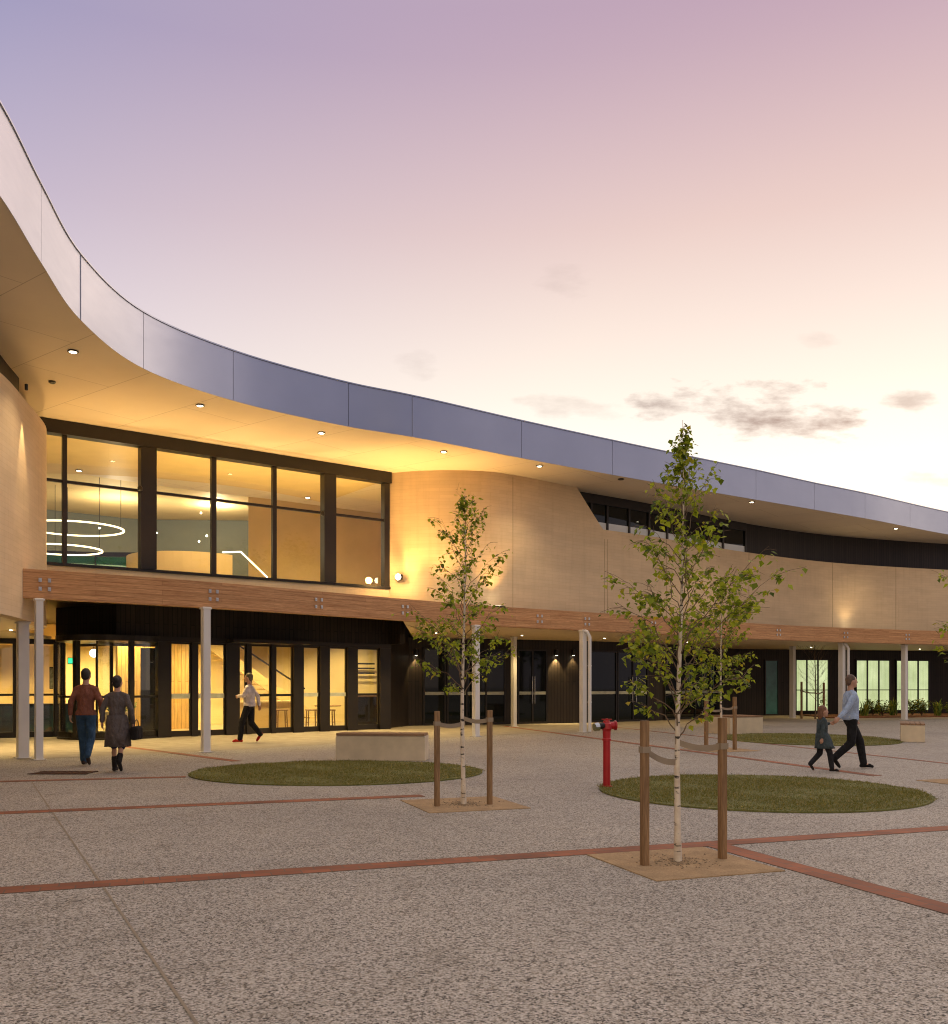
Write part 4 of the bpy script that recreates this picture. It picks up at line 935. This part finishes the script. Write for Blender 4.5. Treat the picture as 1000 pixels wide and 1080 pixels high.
def person(loc, rz, H, label, pose, top, bottom, shoes, hair, kind='man'):
    t = tag(empty('person', (loc[0], loc[1], 0), rz), label, 'person'); k = H/1.75
    V = lambda x, y, z: Vector((x*k, y*k, z*k))
    J = {n: V(*p) for n, p in pose.items()}
    caps, ells = [], []; lg = .78 if bottom and bottom.get('to', 1) > .5 else 1.0
    hw = 1.0 if kind != 'child' else .85
    sc = .95 if kind == 'woman' else 1
    hc = J['head']; hs = 1.28 if kind == 'child' else 1.0
    # body
    caps += [(J['pelvis'], J['chest'], .115*k*sc, .125*k*sc), (J['chest'], J['neck'], .10*k, .055*k), (J['neck'], hc, .052*k*(1.1 if kind == 'child' else 1), .055*k)]
    ells += [(J['pelvis'], (.155*k*sc, .11*k, .12*k)), (J['chest']+V(0, 0, -.02), (.165*k*sc, .11*k, .17*k))]
    fw = (J['face']-hc).normalized() if 'face' in J else Vector((0, 1, 0))
    rx = Vector((fw.y, -fw.x, 0)).normalized(); Rm = Matrix((( rx.x, fw.x, 0, 0), (rx.y, fw.y, 0, 0), (0, 0, 1, 0), (0, 0, 0, 1)))
    q = k*hs
    ells += [(hc, (.076*q, .095*q, .115*q), Rm), (hc+fw*.028*q+Vector((0, 0, -.055*q)), (.056*q, .07*q, .066*q), Rm)]
    ells += [(hc+fw*.102*q+Vector((0, 0, -.018*q)), (.013*q, .018*q, .024*q), Rm), (hc+fw*.088*q+Vector((0, 0, -.06*q)), (.026*q, .014*q, .011*q), Rm), (hc+fw*.08*q+Vector((0, 0, -.098*q)), (.024*q, .02*q, .018*q), Rm), (hc+fw*.084*q+Vector((0, 0, .016*q)), (.05*q, .014*q, .012*q), Rm)]
    for sx in (-1, 1): ells += [(hc+rx*sx*.077*q+Vector((0, 0, -.015*q)), (.012*q, .022*q, .032*q), Rm)]
    for s, sx in (('L', -1), ('R', 1)):
        caps += [(J['sh'+s]+V(-sx*.012, 0, -.012), J['el'+s], .046*k*sc, .036*k*sc), (J['el'+s], J['wr'+s], .038*k*sc, .025*k*sc), (J['chest']+V(sx*.08, 0, .1), J['sh'+s]+V(-sx*.01, 0, -.012), .064*k*sc, .048*k*sc)]
        caps += [(J['hip'+s], J['kn'+s], .074*k*sc*lg, .048*k*sc*lg), (J['kn'+s], J['an'+s], .048*k*sc*lg, .034*k*sc*lg), (J['an'+s], J['to'+s], .034*k, .026*k)]
        cl = (J['kn'+s]*.62+J['an'+s]*.38); ells.append((cl+V(0, -.008, 0), (.044*k*lg, .048*k*lg, .09*k)))
        dv = (J['wr'+s]-J['el'+s]); hand(caps, J['wr'+s], dv, -sx*1.0 if True else 1, Vector((-sx, 0, 0)), k*(.95 if kind != 'child' else 1.05), .55)
    blob('body', caps, ells, .0085*max(.8, k), skin, t, 3)
    # eyes
    for sx in (-1, 1):
        pass
    # hair
    hcap = [(hc-fw*.018*q+Vector((0, 0, .028*q)), (.082*q, .095*q, .1*q), Rm)]
    if hair[1] == 'bun': hcap += [(hc-fw*.10*q+Vector((0, 0, .045*q)), (.05*q, .05*q, .05*q), Rm), (hc-fw*.05*q+Vector((0, 0, -.03*q)), (.07*q, .05*q, .08*q), Rm)]
    if hair[1] == 'long': hcap += [(hc-fw*.055*q+Vector((0, 0, -.06*q)), (.08*q, .055*q, .14*q), Rm)]
    if hair[1] == 'short': hcap += [(hc-fw*.05*q+Vector((0, 0, -.02*q)), (.074*q, .055*q, .07*q), Rm)]
    blob('hair', [], hcap, .009, simple('hair', hair[0], .6, 0, .3, 30, .6), t, 2)
    # top
    e = .014*k
    tc, te = [], []
    tl = top.get('len', .0)
    te += [(J['chest']+V(0, 0, -.02), (.178*k*sc+e*.4, .122*k+e*.5, .185*k))]
    tc += [(J['pelvis']+V(0, 0, tl), J['chest'], .130*k*sc+e, .13*k*sc+e), (J['chest']+V(0, 0, .05), J['neck']+V(0, 0, -.035), .105*k+e, .062*k)]
    hx = .016*k if 'hem' in top else 0
    te += [(J['pelvis']+V(0, 0, .03+tl), (.155*k*sc+e+hx, .115*k+e+hx, .13*k))]
    for s, sx in (('L', -1), ('R', 1)):
        tc.append((J['chest']+V(sx*.08, 0, .1), J['sh'+s], .070*k*sc+e*.4, .054*k*sc+e*.4)); tc.append((J['sh'+s]+V(-sx*.012, 0, -.012), J['el'+s], .056*k*sc+e*.4, .044*k*sc+e*.6))
        if top.get('sleeve', 'long') == 'long': tc.append((J['el'+s], J['el'+s].lerp(J['wr'+s], .93), .044*k*sc+e*.6, .032*k+e*.6))
    ob = blob(top['name'], tc, te, .011, top['mat'], t, 5)
    if 'hem' in top:
        bm = bmesh.new(); bm.from_mesh(ob.data); ax = [v for v in bm.verts if abs(v.co.x) < .21*k]
        fs = [f for f in bm.faces if f.calc_center_median().z < top['hem']*k and abs(f.calc_center_median().x-J['pelvis'].x) < (.205 if 'shirt' in top['name'] else .5)*k]
        bmesh.ops.delete(bm, geom=fs, context='FACES'); bm.to_mesh(ob.data); bm.free()
    if 'skirt' in top:                                    # coat skirt or dress
        P = J['pelvis']; n = 28; zs = [1.02, .95, .85, .7, top['skirt']]; mb = MB(); sw = (J['knL']+J['knR'])/2
        for i, z in enumerate(zs):
            f = i/(len(zs)-1); cx, cy = P.x*(1-f)+sw.x*f, P.y*(1-f)+sw.y*f
            for j in range(n):
                a = 2*math.pi*j/n; fold = 1+.05*f*math.sin(a*7+1)
                mb.v.append((cx+(.165+.055*f*top.get('flare', 1))*k*sc*fold*math.cos(a), cy+(.13+.085*f*top.get('flare', 1))*k*fold*math.sin(a), z*k))
        for i in range(len(zs)-1):
            for j in range(n): mb.f.append((i*n+j, i*n+(j+1) % n, (i+1)*n+(j+1) % n, (i+1)*n+j)); mb.uv.append([(0, 0)]*4)
        o = mb.build('coat_skirt' if 'coat' in top['name'] else 'skirt', top['mat'] if 'skirtmat' not in top else top['skirtmat'], t, smooth=True, world=False)
        so = o.modifiers.new('s', 'SOLIDIFY'); so.thickness = .012
    if bottom:
        bc, be = [], [(J['pelvis']+V(0, 0, -.02), (.15*k*sc+e, .115*k+e, .12*k))]
        for s in 'LR':
            end = J['kn'+s].lerp(J['an'+s], bottom.get('to', .97)); bc += [(J['hip'+s], J['kn'+s], .090*k*sc+e*.6, .068*k*sc+e*.7), (J['kn'+s], end, .068*k*sc+e*.7, .054*k*sc+e*.7)]
        blob('trousers', bc, be, .011, bottom['mat'], t, 4)
    for s in 'LR':
        A, T = J['an'+s], J['to'+s]; d = (T-A); 
        h = A+V(0, -.045, -.035)*1 if abs(d.z) < .06*k else A-d.normalized()*.03*k
        blob('shoe', [(A+Vector((0, 0, -.005)), h, .042*k, .036*k), (h, A.lerp(T, .6), .036*k, .036*k), (A.lerp(T, .6), T, .038*k, .027*k)] + ([(A, A.lerp(J['kn'+s], .4), .046*k, .055*k)] if shoes.get('boot') else []), [], .009, shoes['mat'], t, 2)
    return t
def walk(front='R', st=1.0, armL=None, armR=None, face=(0, 1, 0), lean=.0, lift=0):
    P = dict(pelvis=(0, 0, .95), chest=(0, .01+lean, 1.27), neck=(0, .005+lean, 1.47), head=(0, .02+lean*1.1, 1.61))
    P['face'] = (face[0]+0, P['head'][1]+face[1], P['head'][2]+face[2])
    o = 'L' if front == 'R' else 'R'; sx = {'L': -1, 'R': 1}
    for s in 'LR': P['sh'+s] = (sx[s]*.166, lean, 1.35); P['hip'+s] = (sx[s]*.085, 0, .92)
    P['kn'+front] = (sx[front]*.085, .22*st, .515); P['an'+front] = (sx[front]*.08, .30*st, .085); P['to'+front] = (sx[front]*.09, .30*st+.17, .035)
    P['kn'+o] = (sx[o]*.085, -.02*st, .485); P['an'+o] = (sx[o]*.08, -.36*st, .20+lift); P['to'+o] = (sx[o]*.09, -.36*st+.10, .05+lift)
    P['el'+front] = (sx[front]*.235, -.12*st+lean, 1.14); P['wr'+front] = (sx[front]*.24, -.14*st, .90)
    P['el'+o] = (sx[o]*.235, .06*st+lean, 1.13); P['wr'+o] = (sx[o]*.22, .24*st, .92)
    if armL: P['elL'], P['wrL'] = armL
    if armR: P['elR'], P['wrR'] = armR
    return P
mm = Vector((-6.92, 16.9)); 
person(mm, R(6), 1.76, 'man in a brown jacket and blue jeans walking away towards the doors', walk('L', .55, armR=((.27, -.06, 1.15), (.25, .06, .93))), dict(name='jacket', mat=cloth('brown_jacket', (.22, .085, .055)), len=-.06, hem=.90), dict(mat=cloth('blue_denim', (.035, .075, .135))), dict(mat=cloth('brown_shoe', (.05, .035, .03))), ((.02, .016, .014), 'short'))
person((-5.88, 15.62), R(4), 1.62, 'woman in a long grey coat with dark hair walking beside the man in brown', walk('L', .45, armR=((.25, -.04, 1.13), (.27, .05, .88))), dict(name='coat', mat=cloth('grey_coat', (.12, .10, .095)), skirt=.46), dict(mat=cloth('navy_skirt', (.012, .02, .07)), to=.12), dict(mat=cloth('black_boot', (.02, .018, .018)), boot=True), ((.012, .010, .011), 'bun'), 'woman')
person((-5.6, 23.65), R(82), 1.76, 'person in a white top and black trousers with red shoes walking past the doors', walk('L', .72, armL=((-.25, .05, 1.17), (-.12, .25, 1.15)), armR=((.25, -.12, 1.15), (.24, -.16, .92))), dict(name='shirt', mat=cloth('white_shirt', (.62, .55, .55)), len=-.04, sleeve='long', hem=.90), dict(mat=cloth('black_trousers', (.013, .013, .016))), dict(mat=cloth('red_shoe', (.35, .02, .015))), ((.10, .085, .05), 'short'))
mr = Vector((6.47, 16.3)); person(mr, R(-88), 1.64, 'man in a pale blue shirt and black trousers leading a child by the hand', walk('L', .95, armR=((.30, -.18, 1.12), (.40, -.38, .95)), armL=((-.235, .02, 1.13), (-.21, .16, .92))), dict(name='shirt', mat=cloth('pale_blue_shirt', (.36, .45, .62)), len=-.04, hem=.90), dict(mat=cloth('black_trousers', (.014, .014, .016))), dict(mat=cloth('black_shoe', (.012, .011, .011))), ((.10, .06, .04), 'short'))
cp = walk('R', .8, armL=((-.27, .10, 1.22), (-.24, .34, 1.27)))
cp['head'] = (0, .03, 1.60); cp['face'] = (0, 1, 1.60)
person((5.78, 15.75), R(-84), 1.10, 'small child in a teal grey dress and dark boots holding the hand of the man', cp, dict(name='dress_top', mat=cloth('teal_dress', (.055, .075, .085)), skirt=.62, flare=1.3), dict(mat=cloth('dark_tights', (.02, .02, .024))), dict(mat=cloth('child_boot', (.02, .017, .016)), boot=True), ((.16, .07, .035), 'long'), 'child')
t = tag(empty('handbag', (-5.88+.30, 15.62+.05, .52)), 'black handbag held at the right side of the woman in grey', 'handbag')
mb = MB(); mb.box((0, 0, .13), (.12, .30, .22)); mb.build('body', cloth('black_leather', (.015, .013, .013)), t, world=False, bevel=.03)
mb = MB(); mb.tube([(0, -.1, .24), (0, -.07, .32), (0, 0, .35), (0, .07, .32), (0, .1, .24)], .009, 6); mb.build('strap', 'black', t, world=False)

# ------------------------------------------------------------------ sky, sun, camera
w = bpy.data.worlds.new('World'); scn.world = w; w.use_nodes = True; nt = w.node_tree; nt.nodes.clear()
out = nd(nt, 'ShaderNodeOutputWorld'); bg = nd(nt, 'ShaderNodeBackground')
tc = nd(nt, 'ShaderNodeTexCoord'); sep = nd(nt, 'ShaderNodeSeparateXYZ'); nt.links.new(tc.outputs['Generated'], sep.inputs[0])
X, Y, Z = sep.outputs
GA = R(26)                                                    # azimuth of the afterglow, east of the view axis
dotg = mth(nt, 'ADD', mth(nt, 'MULTIPLY', X, math.sin(GA)), mth(nt, 'MULTIPLY', Y, math.cos(GA)))
glow = ramp(nt, Z, [(0, (1.3, 1.05, .78)), (.21, (1.12, 1.04, .95)), (.29, (1.0, .88, .77)), (.43, (.79, .58, .535)), (.58, (.55, .352, .425)), (1, (.66, .62, .61))])
side = ramp(nt, Z, [(0, (.85, .70, .62)), (.24, (.80, .69, .70)), (.33, (.66, .575, .68)), (.43, (.50, .435, .58)), (.55, (.345, .315, .50)), (1, (.66, .62, .61))])
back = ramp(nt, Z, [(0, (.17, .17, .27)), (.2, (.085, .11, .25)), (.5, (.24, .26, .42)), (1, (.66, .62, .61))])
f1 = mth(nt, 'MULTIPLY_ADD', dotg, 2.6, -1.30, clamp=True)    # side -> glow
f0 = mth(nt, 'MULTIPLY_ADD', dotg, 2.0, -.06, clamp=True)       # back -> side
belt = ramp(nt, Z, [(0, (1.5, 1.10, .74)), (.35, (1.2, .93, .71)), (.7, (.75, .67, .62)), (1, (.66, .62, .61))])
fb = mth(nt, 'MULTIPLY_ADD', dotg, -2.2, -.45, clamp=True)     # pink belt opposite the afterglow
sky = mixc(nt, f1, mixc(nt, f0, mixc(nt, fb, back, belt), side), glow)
ns = nd(nt, 'ShaderNodeTexSky', sky_type='NISHITA'); ns.sun_disc = False; ns.sun_elevation = R(2); ns.sun_rotation = GA
# small dusk clouds low over the roof on the right
def cloud(u0, v0, ru, rv, amt, seed):
    U = mth(nt, 'DIVIDE', X, mth(nt, 'MAXIMUM', Y, .05)); Vv = mth(nt, 'DIVIDE', Z, mth(nt, 'MAXIMUM', Y, .05))
    a = mth(nt, 'DIVIDE', mth(nt, 'SUBTRACT', U, u0), ru); b = mth(nt, 'DIVIDE', mth(nt, 'SUBTRACT', Vv, mth(nt, 'MULTIPLY_ADD', mth(nt, 'SUBTRACT', U, u0), -.09, v0)), rv)
    r2 = mth(nt, 'ADD', mth(nt, 'MULTIPLY', a, a), mth(nt, 'MULTIPLY', b, b))
    cmb = nd(nt, 'ShaderNodeCombineXYZ'); nt.links.new(mth(nt, 'MULTIPLY', U, 16), cmb.inputs[0]); nt.links.new(mth(nt, 'MULTIPLY', Vv, 42), cmb.inputs[1]); cmb.inputs[2].default_value = seed
    n = noise(nt, cmb.outputs[0], 1.0, 7, .6)
    k = mth(nt, 'SUBTRACT', mth(nt, 'ADD', mth(nt, 'MULTIPLY', n, 3.2), -1.1), mth(nt, 'MULTIPLY', r2, .55))
    return mth(nt, 'MULTIPLY', mth(nt, 'MULTIPLY', k, 1.1, clamp=True), amt)
CLOUDS = [(.315, .286, .10, .030, 1.0, 1), (.205, .292, .035, .020, .95, 2), (.10, .292, .06, .013, .35, 3), (.095, .428, .03, .018, .22, 4), (.46, .300, .028, .013, .6, 5), (.365, .362, .02, .01, .2, 7), (-.06, .335, .025, .016, .20, 8), (.49, .215, .04, .008, .4, 9)]
tot = None
for c in CLOUDS:
    k = cloud(*c); tot = k if tot is None else mth(nt, 'MAXIMUM', tot, k)
sky = mixc(nt, tot, sky, (.36, .27, .25))
sky = mixc(nt, .03, sky, ns.outputs[0], 'ADD')
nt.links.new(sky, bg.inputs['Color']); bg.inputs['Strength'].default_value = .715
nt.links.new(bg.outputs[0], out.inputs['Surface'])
sun = bpy.data.lights.new('sun', 'SUN'); sun.energy = .9; sun.angle = R(70); sun.color = (1, .74, .52)
so = bpy.data.objects.new('sun', sun); COL.objects.link(so)
sd = Vector((math.sin(R(40))*math.cos(R(20)), math.cos(R(40))*math.cos(R(20)), math.sin(R(20))))
so.rotation_euler = (-sd).to_track_quat('-Z', 'Y').to_euler()
cam = bpy.data.cameras.new('camera'); co = bpy.data.objects.new('camera', cam); COL.objects.link(co)
co.location = (0, 0, HC); co.rotation_euler = (R(90), 0, 0)
cam.sensor_fit = 'HORIZONTAL'; cam.sensor_width = 36; cam.lens = 36; cam.shift_y = (HOR-540)/1000; cam.clip_start = .1; cam.clip_end = 2000
scn.camera = co
scn.view_settings.view_transform = 'Standard'; scn.view_settings.look = 'None'; scn.view_settings.gamma = 1; scn.view_settings.exposure = .5
scn.cycles.use_denoising = True; scn.cycles.filter_width = 1.1; scn.cycles.max_bounces = 8; scn.cycles.transparent_max_bounces = 24; scn.cycles.sample_clamp_indirect = 4
scn.cycles.use_light_tree = True; scn.cycles.caustics_reflective = False; scn.cycles.caustics_refractive = False
